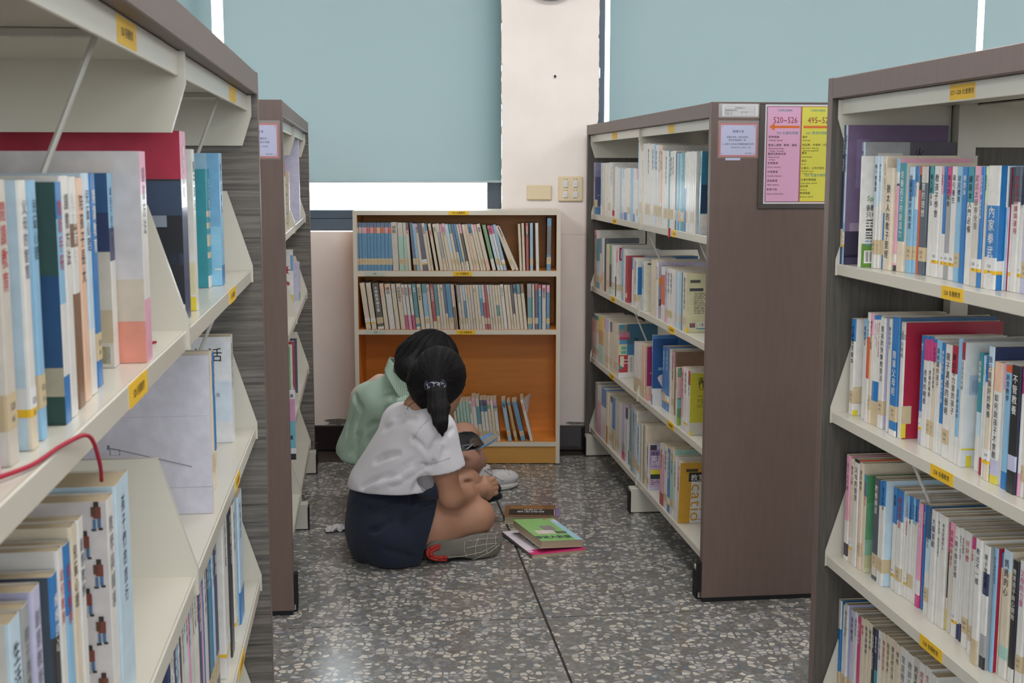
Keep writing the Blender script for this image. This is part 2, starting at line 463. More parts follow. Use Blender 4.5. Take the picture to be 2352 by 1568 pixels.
for t, lb in zip(W1 + W2, ('pale teal roller blind at far left, mostly behind the tall near rack',
                           'wide pale teal roller blind above the low bookcase, a bright gap beneath it',
                           'wide pale teal roller blind over the second window, beside the white pillar',
                           'pale teal roller blind past the thin bright gap, above the near rack')):
    tag(t, lb, 'blind', 'roller blinds in the windows')
lt = MB().box((0.385, WY + .098, 1.70), (0.401, WY + .121, 1.752), bev=.006).build('window_latch', M['white'])
tag(lt, 'small white plastic latch on the dark window frame beside the pillar', 'latch')
MB().tube([(.393, WY + .1, 1.709), (.393, WY + .094, 1.709)], .003, 8).build('screw', M['black'], lt)
MB().tube([(.393, WY + .1, 1.743), (.393, WY + .094, 1.743)], .003, 8).build('screw', M['black'], lt)
# pillar fittings
M['cream_plastic'] = simple('cream_plastic', 'd8c4a2', .35, .5, var=.02)
s1 = MB().box((0.067, WY - .011, 1.155), (0.179, WY, 1.222), bev=.004).build('blank_plate', M['cream_plastic'])
tag(s1, 'plain cream blank cover plate on the pillar, beside the four-switch plate', 'wall plate')
s2 = empty('light_switch', (0.264, WY, 1.205)); tag(s2, 'cream wall plate with four white rocker switches', 'switch')
MB().box((-.056, -.010, -.0565), (.056, 0, .0565), bev=.004).build('plate', M['cream_plastic'], s2)
for dx in (-.022, .022):
    for dz, h in ((.022, .030), (-.026, .026)):
        r = MB().box((dx - .010, -.015, dz - h / 2), (dx + .010, -.008, dz + h / 2), bev=.002).build('rocker', M['white'], s2)
        MB().box((dx - .004, -.0155, dz - .002), (dx + .004, -.0148, dz + .001)).build('mark', M['palelabel'], r)
        t = MB()
        for q in (-.006, .006): t.box((dx + q - .002, -.0105, dz + h / 2 + .004), (dx + q + .002, -.0098, dz + h / 2 + .008))
        t.build('marking', INK['s'], s2)
hk = MB().tube([(0.192, WY + .002, 1.704), (0.192, WY - .008, 1.704)], .0035, 8).tube([(0.192, WY - .008, 1.706), (0.192, WY - .012, 1.700)], .005, 8).build('wall_nail', M['black'])
tag(hk, 'small dark nail stub in the white pillar', 'nail')
ck = empty('wall_clock', (0.172, WY, 2.175)); tag(ck, 'grey rim of a round wall clock high on the pillar', 'clock')
ring = MB().tube([(0, -.002, 0), (0, -.035, 0), (0, -.04, 0)], [.145, .145, .138], 40).build('case', simple('clock_grey', '8a8884', .4, .4), ck, smooth=False)
MB().tube([(0, -.0405, 0), (0, -.0415, 0)], [.125, .125], 40).build('dial', M['white'], ck)
hb = MB(); hb.box((-.003, -.044, -.01), (.003, -.042, .07)); hb.box((-.02, -.044, -.003), (.10, -.042, .003)); hb.build('hands', INK['k'], ck)
# ceiling lamps (above the frame)
M['tube'] = simple('lamp_housing', 'dddddd', .5, .4)
for lx, ly in LAMP_POS:
    MB().box((lx - .62, ly - .17, CEIL - .075), (lx + .62, ly + .17, CEIL), bev=.006).build('light_fitting', M['tube'], ceiling)
# ================================================================== steel book racks
ZT = (1.097, 0.776, 0.454, 0.130)      # shelf tops: top, second, third, bottom
ZTOP = 1.487
LIP = 0.024
def rack(u0, v0, L, s, label, inner_near=True, tags=()):
    """u0: aisle face, v0: near end, s: +1 depth runs to +u, -1 to -u. Local axes: x = along u, y = along v."""
    root = empty('book_rack', uv2w(u0, v0), ANG)
    tag(root, label, 'bookshelf', 'double-sided library racks along the aisle')
    W = 0.57
    X = lambda d: s * d
    pt = 0.026
    for k, (a, b) in enumerate(((0, pt), (L - pt, L))):
        m = MB().box((X(0), a, 0.012), (X(W), b, ZTOP), bev=.0012)
        # inner face of the panel is grey wood grain, the rest brown laminate
        inner = 1 if k == 0 else -1
        for i, f in enumerate(m.f):
            ys = [m.v[j][1] for j in f]
            y_in = b if k == 0 else a
            if all(abs(y - y_in) < 1e-6 for y in ys): m.mi[i] = 1
        p = m.build('end_panel', [M['brown'], M['grain_v' if s > 0 else 'grain']], root)
        MB().box((X(.004), a - .001, 0.0), (X(W - .004), b + .001, .013)).build('panel_foot', M['black'], p)
        MB().box((X(-.012), a + .001, 0.03), (X(.001), b - .001, .125), bev=.002).build('bumper', M['black'], p)
    MB().box((X(.0), pt, ZTOP - .044), (X(W), L - pt, ZTOP - .001), bev=.0015).build('top_cap', M['brown'], root)
    half = [(pt + .004, L / 2 - .002), (L / 2 + .002, L - pt - .004)]
    MB().box((X(.265), L / 2 - .02, .02), (X(.305), L / 2 + .02, ZTOP - .05)).build('upright_post', M['steel'], root)
    for y in (pt + .02, L - pt - .02):
        MB().box((X(.265), y - .016, .02), (X(.305), y + .016, ZTOP - .05)).build('upright_post', M['steel'], root)
    for bi, (a, b) in enumerate(half):
        for side in (0, 1):
            D = (lambda d: X(d)) if side == 0 else (lambda d: X(W - d))
            # canopy under the cap
            m = MB().box((D(.020), a, 1.411), (D(.0235), b, 1.4425), bev=.001); m.box((D(.0235), a, 1.430), (D(.26), b, 1.433))
            cn = m.build('canopy', M['steel'], root)
            for y in (a, b - .003):
                poly = [(D(.012), 1.441), (D(.012), 1.402), (D(.031), 1.343), (D(.262), 1.343), (D(.262), 1.441)]
                MB().prism(poly, 1, y, y + .003).build('canopy_bracket', M['steel'], root)
            for ti, z in enumerate(ZT):
                m = MB().box((D(.0205), a + .003, z - LIP), (D(.0240), b - .003, z), bev=.0012)
                m.box((D(.0240), a + .003, z - .004), (D(.262), b - .003, z - .0005))
                m.box((D(.262), a + .003, z - .02), (D(.264), b - .003, z + .012))
                sh = m.build('shelf', M['steel'], root)
                if side == 0: rack_shelf[len(RACKS), bi, ti] = sh
                for y in (a, b - .003):
                    poly = [(D(.0175), z - LIP - .001), (D(.0175), z + .009), (D(.064), z + .157), (D(.262), z + .157), (D(.262), z - LIP - .001)]
                    MB().prism(poly, 1, y, y + .003).build('shelf_bracket', M['steel'], root)
    for y in (pt + .001, L / 2 - .022, L - pt - .045):
        ft = MB().box((X(-.005), y, .004), (X(W + .005), y + .044, .098), bev=.002).build('foot', M['steel'], root)
        MB().box((X(-.009), y - .001, .002), (X(-.004), y + .045, .086), bev=.001).build('foot_cap', M['black'], ft)
    RACKS.append((root, s, L, half))
    return root
RACKS = []; rack_shelf = {}
def rods(ri, spec):
    """bent wire supports hanging under a shelf: (v along rack, underside z, drop, lean along v)"""
    root, s, L, half = RACKS[ri]
    for y, z, drop, lean in spec:
        p = [(s * .045, y, z), (s * .05, y, z - .012), (s * .10, y + lean, z - drop + .012), (s * .112, y + lean, z - drop), (s * .235, y + lean, z - drop), (s * .245, y + lean, z - drop + .012), (s * .25, y, z)]
        MB().tube(p, .0032, 8).box((s * .035, y - .008, z - .006), (s * .255, y + .008, z + .001)).build('wire_support', M['rod'], root)
R1 = rack(0.987, 0.70, 1.905, 1, 'brown and white steel rack with full shelves, nearest on the right-hand side')
R2 = rack(1.001, 3.548, 2.012, 1, 'brown and white steel rack with the pink and yellow notice board on its end panel')
L1 = rack(-0.200, 0.630, 1.955, -1, 'brown and white steel rack nearest on the left-hand side, sparsely filled')
L2 = rack(-0.214, 3.585, 1.785, -1, 'brown and white steel rack on the far left, mostly hidden behind the nearest left rack')
rods(0, [(1.10, 1.43, .16, .03), (.62, .776 - .005, .16, .03), (1.55, .776 - .006, .15, -.03)])
rods(1, [(.16, 1.428, .165, .02), (.30, 1.092, .17, -.05), (1.02, 1.092, .17, -.06), (1.25, .771, .16, -.05), (.15, .771, .16, -.05), (1.15, .449, .16, -.05), (.25, .449, .18, -.06)])
rods(2, [(.27, 1.428, .16, .02), (.62, 1.428, .16, -.03), (1.66, 1.428, .16, -.02), (1.72, 1.092, .14, -.02), (.78, .771, .14, .0), (.14, 1.428, .16, -.03)])
rods(3, [(.14, 1.428, .16, -.03), (.75, 1.092, .15, -.03)])

# labels on the shelf lips
def lip_label(ri, x0, x1, y0, y1, bay, tier, text=True, z=None):
    root, s, L, half = RACKS[ri]
    u0, v0 = w2uv(root.location)
    d = .0203 if tier is not None or z else .0
    u = u0 + s * (d)
    ym = (y0 + y1) / 2
    va, vb = v_on(x0, ym, u), v_on(x1, ym, u)
    va, vb = sorted((va - v0, vb - v0))
    zc = (ZT[tier] - LIP / 2) if tier is not None else z
    hh = .0115 if tier is not None else .013
    par = rack_shelf[ri, bay, tier] if tier is not None else root
    m = MB().box((s * (d - .0006), va, zc - hh), (s * (d + .0004), vb, zc + hh))
    if text:
        ex = Vector((0, -1, 0)) if s > 0 else Vector((0, 1, 0))
        hline(m, text if isinstance(text, str) else '528 各種教育', (s * (d - .0009), (va + vb) / 2, zc - .004), ex, (0, 0, 1), .0105 if (vb - va) > .055 else .009, 1, center=True, stretch=min(1, (vb - va) / .075))
    m.build('shelf_label', [M['yellow'], INK['k']], par, fix=False)
lip_label(0, 2163, 2213, 655, 680, 1, 0); lip_label(0, 2137, 2190, 1063, 1112, 1, 1); lip_label(0, 2112, 2165, 1455, 1520, 1, 2)
lip_label(0, 2182, 2240, 200, 230, 1, None, '527~528 社會教育', z=1.427)
lip_label(1, 1535, 1549, 290, 305, 0, None, False, z=1.427); lip_label(1, 1406, 1418, 308, 318, 1, None, False, z=1.427)
lip_label(1, 1544, 1553, 535, 548, 0, 0); lip_label(1, 1407, 1416, 505, 515, 1, 0)
lip_label(1, 1535, 1549, 775, 790, 0, 1); lip_label(1, 1403, 1413, 690, 702, 1, 1)
lip_label(1, 1533, 1548, 965, 985, 0, 2); lip_label(1, 1400, 1410, 872, 884, 1, 2)
lip_label(2, 298, 340, 900, 975, 0, 0, '528 各種教育'); lip_label(2, 527, 542, 670, 700, 1, 0); lip_label(2, 541, 551, 1100, 1135, 1, 1); lip_label(2, 548, 562, 1470, 1568, 1, 2)
lip_label(2, 268, 312, 60, 115, 0, None, '528 各種教育', z=1.427); lip_label(2, 526, 541, 190, 225, 1, None, False, z=1.427)
# a red clip on the lip of the rack with the notice board
u_, v_ = 1.021, v_on(1538, 540, 1.021)
tag(MB().box((1.017, -.006, 0), (1.0225, .006, .03)).build('label_clip', INK['r'], None), 'small red clip beside the yellow label on the top shelf lip', 'clip')
o = bpy.data.objects['label_clip']; o.location = uv2w(0, v_, 1.07); o.rotation_euler = (0, 0, ANG)

# ================================================================== low orange bookcase in front of the window wall
BX0, BX1, BY, BD, BH = -0.687, 0.2105, 5.417, 0.27, 1.116
bc = empty('low_bookcase', ((BX0 + BX1) / 2, BY, 0)); tag(bc, 'low orange bookcase with ivory edges against the window wall', 'bookcase')
bx = (BX0 + BX1) / 2; hw = (BX1 - BX0) / 2
BT = .018
for sx in (-1, 1):
    m = MB().box((sx * hw, .002, .004), (sx * (hw - BT), BD, BH - BT)); m.box((sx * hw, 0, .004), (sx * (hw - BT), .002, BH - BT), mi=1)
    m.build('side_panel', [M['orange'], M['ivory']], bc)
m = MB().box((-hw, .002, BH - BT), (hw, BD, BH)); m.box((-hw, 0, BH - BT), (hw, .002, BH), mi=1); m.build('top_board', [M['ivory'], M['ivory']], bc)
m = MB().box((-hw + BT, BD - .008, .02), (hw - BT, BD, BH - BT)).build('back_panel', M['orange'], bc)
BZ = (0.857, 0.600, 0.101)
bsh = []
for z, th in zip(BZ, (.024, .021, .020)):
    m = MB().box((-hw + BT, .004, z - th), (hw - BT, BD - .008, z)); m.box((-hw + BT, .001, z - th), (hw - BT, .004, z), mi=1)
    bsh.append(m.build('shelf', [M['orange'], M['ivory']], bc))
MB().box((-hw + BT, .006, .004), (hw - BT, .022, .081)).build('plinth', M['ochre'], bc)
def bc_label(par, x0, x1, z, mat, text, hh=.0095):
    m = MB().box((x0 - bx, -.0012, z - hh), (x1 - bx, .0008, z + hh))
    if text: hline(m, text, ((x0 + x1) / 2 - bx, -.0016, z - .0035), (1, 0, 0), (0, 0, 1), .0105, 1, center=True, stretch=.9)
    m.build('shelf_label', [mat, INK['k']], par, fix=False)
px = lambda x, y=700: at(x, y, BY).x
bc_label(bsh[0], px(838), px(886), .845, M['palelabel'], '528'); bc_label(bsh[1], px(838), px(886), .589, M['palelabel'], '528')
bc_label(bsh[0], px(1041), px(1084), .845, M['yellow'], '528 各種教育'); bc_label(bsh[1], px(1048), px(1091), .589, M['yellow'], '528 各種教育')
bc_label(bc, px(1032), px(1077), BH - BT / 2, M['yellow'], '528 各種教育', .0085)
# ================================================================== books
PAL = dict(w='d8d6d2', c='d6c9b3', t='c4b290', b='2173b4', l='86b6d6', q='bcd2e0', n='27335c', k='1d1f25', r='a3203a', p='dc9fb6', m='c13a7c', g='5f9c6a',
           y='d8c63a', o='cf5a33', e='2f8b99', v='b9b8d4', s='9a9c9e', u='6f5a80', d='7a5a42', i='9fc9bb', j='dfb9a0', z='4a5560', a='35608c', f='c7d8b8', x='b88a3a', h='c9c2b8')
PALN = dict(w='white', c='cream', t='tan', b='blue', l='light blue', q='pale blue', n='navy', k='black', r='crimson', p='pink', m='magenta', g='green', y='yellow', o='orange-red',
            e='teal', v='lavender', s='grey', u='purple', d='brown', i='mint green', j='peach', z='slate grey', a='steel blue', f='pale green', x='mustard', h='off-white')
LP = {k: lin(v) for k, v in PAL.items()}
DARK = set('bnkrmgoeudzax')
POOL = ('孩子的教養', '親子溝通', '快樂學習', '教育新知', '父母的智慧', '學習的方法', '成長的力量', '閱讀教育', '家庭教育', '幼兒教育', '教學與輔導', '創意教學', '兒童心理', '媽媽的心', '聽孩子說話', '陪孩子長大', '讀書方法', '教師手冊', '生活教育', '教室裡的春天')
_u = 'zeroth first second third fourth fifth sixth seventh eighth ninth tenth eleventh twelfth thirteenth fourteenth fifteenth sixteenth seventeenth eighteenth nineteenth'.split()
_t = {2: 'twent', 3: 'thirt', 4: 'fort', 5: 'fift', 6: 'sixt', 7: 'sevent', 8: 'eight'}
ORD = _u + [_t[k] + ('ieth' if q == 0 else 'y-' + _u[q]) for k in range(2, 9) for q in range(10)]
def bands(s):
    """'b30w' from the top: blue down to 30 %, then white -> [(z0, z1, letter)] in fractions from the bottom"""
    out = []; top = 1.0; i = 0
    while i < len(s):
        ch = s[i]; j = i + 1
        while j < len(s) and s[j].isdigit(): j += 1
        bot = 1 - int(s[i + 1:j]) / 100 if j > i + 1 else 0.0
        out.append((bot, top, ch)); top = bot; i = j
    return out
def main_colour(bs): return max(bs, key=lambda b: b[1] - b[0])[2]
MUTE = 0.0
CASE_BLUE = lin('1c84b4')
def tone(c):
    src = CASE_BLUE if MUTE > .2 and c == 'b' else LP[c]      # the bookcase's blue sets are toned towards teal
    return tuple(a * (1 - MUTE) + b * MUTE for a, b in zip(src, (.36, .31, .26)))
def cover_mesh(mb, T, D, H, bs, side, x0=0.0, org=None, ct=0.0008):
    """a bent cover: spine at y = 0 facing -y, boards to y = D; spine and boards printed in bands"""
    r = min(.0022, T * .3)
    P = [(0, D), (0, r * 1.2), (r * .3, r * .3), (r, 0), (T - r, 0), (T - r * .3, r * .3), (T, r * 1.2), (T, D)]
    Q = [(ct, D), (ct, r * 1.3), (ct * 1.2, r * .8), (r, ct), (T - r, ct), (T - ct * 1.2, r * .8), (T - ct, r * 1.3), (T - ct, D)]
    tr = org or (lambda p: p)
    zs = sorted({0.0, 1.0} | {b[0] for b in bs})
    V = [tr((x, y, z * H)) for z in zs for (x, y) in P + Q]
    F, C = [], []
    for k in range(len(zs) - 1):
        zc = (zs[k] + zs[k + 1]) / 2
        cs = next(tone(c) for a, b, c in bs if a <= zc <= b)
        cb = next(tone(c) for a, b, c in side if a <= zc <= b)
        o, o2 = k * 16, (k + 1) * 16
        for i in range(7):
            F.append([o + i, o + i + 1, o2 + i + 1, o2 + i]); C.append(cb if i in (0, 6) else cs)
            F.append([o + 8 + i + 1, o + 8 + i, o2 + 8 + i, o2 + 8 + i + 1]); C.append(LP['h'])
        for i in (0, 7):
            q = [o + i, o + 8 + i, o2 + 8 + i, o2 + i]; F.append(q if i else q[::-1]); C.append(cb)
    for o, flip in ((0, 1), ((len(zs) - 1) * 16, 0)):
        for i in range(7):
            q = [o + i, o + i + 1, o + 9 + i, o + 8 + i]; F.append(q[::-1] if flip else q); C.append(LP['h'])
    n = len(mb.v); mb.v += V
    for f, c in zip(F, C): mb.f.append([n + a for a in f]); mb.mi.append(0); mb.col.append(c)
_unit = MB().box((0, 0, 0), (1, 1, 1)).mesh('pages', M['pages'])
LABS = {}
STUFF = MB()
nbook = 0
def place_book(T, D, H, loc, rz, ry, bs, side, lab, title, tcol, label, group, stuff=False, tsize=None, tz=None, extra=None, rx=0.0):
    global nbook
    if stuff:
        R = Matrix.Translation(loc) @ Matrix.Rotation(rz, 4, 'Z') @ Matrix.Rotation(ry, 4, 'Y')
        org = lambda p: R @ Vector(p)
        bs2 = bs
        if lab == 't':    # a tape band worked into the spine print
            cuts = [(max(a, .12) if False else a, b, c) for a, b, c in bs]
            bs2 = []
            for a, b, c in cuts:
                for lo, hi, cc in ((0, .12, c), (.12, .26, 't'), (.26, 1, c)):
                    l_, h_ = max(a, lo), min(b, hi)
                    if h_ - l_ > 1e-4: bs2.append((l_, h_, cc))
        cover_mesh(STUFF, T, D, H, bs2, side, org=org)
        e = .0006
        v = [org(p) for p in ((e, D * .02, .002), (T - e, D * .02, .002), (T - e, D - .003, .002), (e, D - .003, .002), (e, D * .02, H - .002), (T - e, D * .02, H - .002), (T - e, D - .003, H - .002), (e, D - .003, H - .002))]
        STUFF.add(v, [[3, 2, 1, 0], [4, 5, 6, 7], [0, 1, 5, 4], [1, 2, 6, 5], [2, 3, 7, 6], [3, 0, 4, 7]], 0, lin('cbbfa9'))
        return None
    nbook += 1
    root = empty('book', loc, rz, ry, rx); tag(root, label, 'book', group)
    mb = MB(); cover_mesh(mb, T, D, H, bs, side)
    mb.build('cover', M['book'], root, fix=False)
    pg = bpy.data.objects.new('pages', _unit); link(pg, root)
    pg.location = (.0008, .0012, .0018); pg.scale = (T - .0016, D - .0042, H - .0036)
    if lab in 'tW':
        z0, z1 = H * .125, H * (.255 if lab == 't' else .235)
        e = .0003; r = .0022; dd = .022
        m = MB()
        def strip(za, zb, mi):
            P = [(-e, dd), (-e, r), (r * .3 - e, r * .3 - e), (r, -e), (T - r, -e), (T - r * .3 + e, r * .3 - e), (T + e, r), (T + e, dd)]
            if T < 2.5 * r: P = [(-e, dd), (-e, -e), (T + e, -e), (T + e, dd)]
            n = len(P)
            m.add([(x, y, za) for x, y in P] + [(x, y, zb) for x, y in P], [[i, i + 1, n + i + 1, n + i] for i in range(n - 1)], mi)
        if lab == 't': strip(z0, z1, 0)
        else: strip(z0, z0 + .006, 2); strip(z0 + .006, z1, 1)
        if T > .010:
            for k, s in enumerate(('528', '44')):
                hline(m, s, (T / 2, -e * 2, z1 - .012 - k * .009), (1, 0, 0), (0, 0, 1), min(.0075, T * .36), 3, center=True)
        m.build('spine_label', [M['tape'], M['white'], M['yellow'], INK['s']], root, fix=False)
    if title:
        m = MB()
        size = tsize or min(T * .62, .017, H * (.62 if lab == '-' else .56) / (len(title) * 1.06))
        vline(m, title, (T / 2, -.0005, H * (tz or .93)), (1, 0, 0), (0, 0, 1), size)
        m.build('title', INK[tcol], root, fix=False)
    if extra: extra(root, T, D, H)
    return root

def near_face(root, T, H, sgn, rects, name='cover_print', lift=0.0):
    """flat print on the board that faces the reader; rects: (y0, y1, z0, z1, colour)"""
    x = T + .0004 + lift if sgn > 0 else -.0004 - lift
    m = MB()
    for i, (a, b, c, d, col) in enumerate(rects):
        xx = x + sgn * .00012 * (i % 5)
        m.add([(xx, a, c), (xx, b, c), (xx, b, d), (xx, a, d)], [[0, 1, 2, 3] if sgn > 0 else [3, 2, 1, 0]], 0, LP[col] if len(col) == 1 else lin(col))
    return m.build(name, M['print'], root, fix=False)
def near_text(root, T, sgn, lines, col, name='cover_lettering'):
    """lines: (text, y, z, size); on an R rack the near board reads along +y, on an L rack along -y"""
    m = MB(); x = T + .0011 if sgn > 0 else -.0011
    for s, y, z, sz in lines:
        hline(m, s, (x, y, z), (0, 1, 0) if sgn > 0 else (0, -1, 0), (0, 0, 1), sz)
    m.build(name, INK[col], root, fix=False)

ROWS = []     # (shelf phrase, group, [records])
def base_y(poly, x):
    for (xa, ya), (xb, yb) in zip(poly, poly[1:]):
        if x <= xb or (xb, yb) == poly[-1]: return ya + (yb - ya) * (x - xa) / (xb - xa)
def desc(bs, T, H):
    mc = main_colour(bs); tc = bs[0][2]
    d = ('thick ' if T > .032 else 'thin ' if T < .008 else '') + PALN[mc] + ' book'
    if tc != mc: d += ' with ' + PALN[tc] + ' top'
    elif bs[-1][2] != mc: d += ' with ' + PALN[bs[-1][2]] + ' foot'
    return d
def shelf_row(ri, tier, poly, text, where, group, far_first=True):
    """records 'x1 x2 yt bands lab [key=value ...]'; x1, x2 spine edges at the shelf"""
    s = RACKS[ri][1]; z = ZT[tier]; u_face = w2uv(RACKS[ri][0].location)[0]
    recs = []
    for ln in text.strip().split('\n'):
        p = ln.split()
        if not p: continue
        x1, x2, yt = float(p[0]), float(p[1]), float(p[2])
        o = dict(q.split('=', 1) for q in p[5:])
        yb = float(o['yb']) if 'yb' in o else base_y(poly, (x1 + x2) / 2)
        if 'u' in o: u = float(o['u'])
        else:
            xm = x1 if s > 0 else x2
            u = floor_uv(xm, yb, z)[0]
            u = max(u_face + .026, min(u, u_face + .16)) if s > 0 else min(u_face - .026, max(u, u_face - .16))
        va, vb = v_on(x1, yb, u), v_on(x2, yb, u)
        v0, v1 = min(va, vb), max(va, vb)
        ztop = z_on(yt, u, v0 if s > 0 else v1)
        recs.append(dict(u=u, v0=v0, v1=v1, H=max(.08, min(ztop - z, (ZT[tier - 1] - LIP - z - .004) if tier else 1.428 - z - .003)), bs=bands(p[3]), lab=p[4], o=o, s=s, z=z, ri=ri))
    more = []
    for r in recs:        # a spine far too wide for one volume is a set of like volumes
        T = r['v1'] - r['v0']
        if T > .05 and 'x' not in r['o'] and ri in (1, 3):
            n = max(2, round(T / .03))
            for k_ in range(n): more.append(dict(r, v0=r['v0'] + T * k_ / n + .0004, v1=r['v0'] + T * (k_ + 1) / n, H=r['H'] * (1 - .008 * (k_ % 3))))
        else: more.append(r)
    recs = more
    recs.sort(key=lambda r: -r['v1'])
    for a, b in zip(recs, recs[1:]):      # no two books in the same place
        if b['v1'] > a['v0'] - .0003:
            if b['v1'] - a['v0'] < .02 or abs(a['u'] - b['u']) < .14: b['v1'] = a['v0'] - .0004
        if b['v1'] - b['v0'] < .0035: b['v0'] = b['v1'] - .0035
    if 'DBG' in globals(): [print(where, round(r['u'],3), round(r['v0'],3), round(r['v1'],3), round(r['H'],3), r['o']) for r in recs[:8]]
    ROWS.append((where, group, recs, far_first))
shelf_row(0, 0, [(1927, 607), (1958, 610.5), (2000, 613.5), (2055, 620.5), (2124, 631), (2187, 643.5), (2243, 659), (2295, 664), (2352, 674)], '''
1927 1931.5 287 n70n t c=n
1932 1937 287 q70l W c=u x=purple D=.22
1966 1975 326 q t u=1.044 c=s x=bar D=.2
1958 1970 358 w - t=只有會做夢的人 tc=b x=spark D=.19
2000 2008 358 q45w t t=親子教養書 c=w
2008 2016 358 q40w t t=親子教養書
2016 2020 358 c45c t
2020 2026 358 c50b t
2032 2049 357 p15c - u=1.09 c=h D=.2
2026 2042 385 c - t=猶太人的教子聖經 tz=.84 ts=.0175
2043 2055 364 l12w22k24p85w93p95k - t=一本書的教育力 tc=w
2055.5 2071 374 e72c - c=c t=培養孩子的創造力 tc=w
2072 2078 384 l t t=溫暖學生的心
2078 2089.5 383 q12b28l t t=給孩子最好的學習
2090 2099 381 b15w40l t t=孩子不是你的
2099.5 2106.5 381 o8k22o - t=SAFE tc=w
2106.5 2120 382 h15z t c=z t=教育的理想 tc=w
2120 2124.5 382 u25w -
2124.5 2135.5 381 e25w - t=養生健身法
2135.5 2149.5 381 w W c=w t=教孩子學會
2149.5 2157 382 p25w90w - t=預防醫學
2157 2164.5 382 b60w W t=觀念安全 tc=b
2164.5 2175 383 m25s W t=陳氏太極拳
2175 2187 382 w90w W t=導引養生
2187.5 2199 383 l t c=l
2199.5 2211 383 b - t=學游泳 tc=w
2211.5 2225.5 383 e30w - t=練基本入門必備
2226 2239.5 381 p30h W t=武式太極拳全書
2240 2247 382 b W t=
2247.5 2256 382 f30h - t=運動與健康
2256.5 2283 380 w32b74w W t=內家拳武術探微 tc=w tz=.68 ts=.021
2283.5 2296 381 w33b76w W t=太極拳經論透視 tc=w tz=.66 ts=.015 c=q
2296 2308 384 k32v - c=r t=
2308.5 2316 383 z30w W t=練功大法
2316.5 2330 382 z28w - t=移動功訓練與運用 tc=r
2330 2341 382 n30w W t=武當太乙神劍門
2341.5 2357 385 p45v85v t c=v
2357.5 2372 383 w t c=w
''', 'top shelf, near right rack', 'books on the top shelf of the near right rack')
shelf_row(0, 1, [(1948, 949), (1976, 953), (1985, 966), (2004, 974), (2030, 985), (2055, 1001), (2090, 1006), (2105, 1013), (2145, 1035), (2176, 1052), (2200, 1068), (2235, 1073), (2256, 1098), (2285, 1106), (2310, 1124), (2352, 1143)], '''
1948 1957 733 b23w t x=stickers D=.15 t=生命教育繪本
1976 1983.5 733 l20w - t=寫給孩子
1983.5 1989.5 718 w22o60w - t=
1990 1996.5 719 p20c t t=讓孩子自己發現
1997 2000.5 724 b4w60b78t t=
2000.5 2004 724 b4w60b78t t=
2004 2008 724 b4w60b78t t=
2008 2013 724 b4w60b78t t=
2013 2024 731 w t c=v D=.15 t=寬容的快樂教育法 ts=.0135
2032 2039 733 w - t=教出好孩子
2039.5 2055 730 b95w t c=a D=.2 t=簡單父母經 tc=w tz=.72 ts=.017
2056 2068 741 h10s15w - c=r x=redlab D=.2 t=
2106 2112.5 771 b70v W t=親子
2112.5 2124 773 b3m22w - t=虎媽的戰歌 tz=.7
2124 2133 773 b3m22w t t=虎媽的戰歌 tz=.7
2133 2140 780 b3m20c t t=
2140 2151 782 l20w - t=高年級的孩子
2152 2160 788 b72w - t=
2160 2175 793 w t t=親子溝通的藝術
2175 2188 795 r24w - t=養出有力量的孩子
2188 2196.5 778 l78w - c=s t=我們教出來的 tz=.6
2196.5 2205 787 r14w - c=h x=pillow D=.17 t=媽媽是最初的老師 tc=s
2235 2245 810 e50q70w - t=
2245.5 2250.5 817 q25w85r - t=父母必讀
2251 2256 815 b22w W t=
2256 2267.5 797 q15c W c=n t=旅行是最好的教養 ts=.0125
2267.5 2287.5 834 j24w80v93y - t=如何說孩子才會聽 tz=.74 ts=.013 c=w
2288 2296 832 p22w - t=
2296 2309 840 o6l86b - t=
2309 2328 842 k70v82k - t=不管教養 tc=w c=n
2328 2339 845 m20w82p - t=有效糾正孩子
2339.5 2349 850 w t c=j t=
2349.5 2364 852 s t t= c=s
''', 'second shelf, near right rack', 'books on the second shelf of the near right rack')
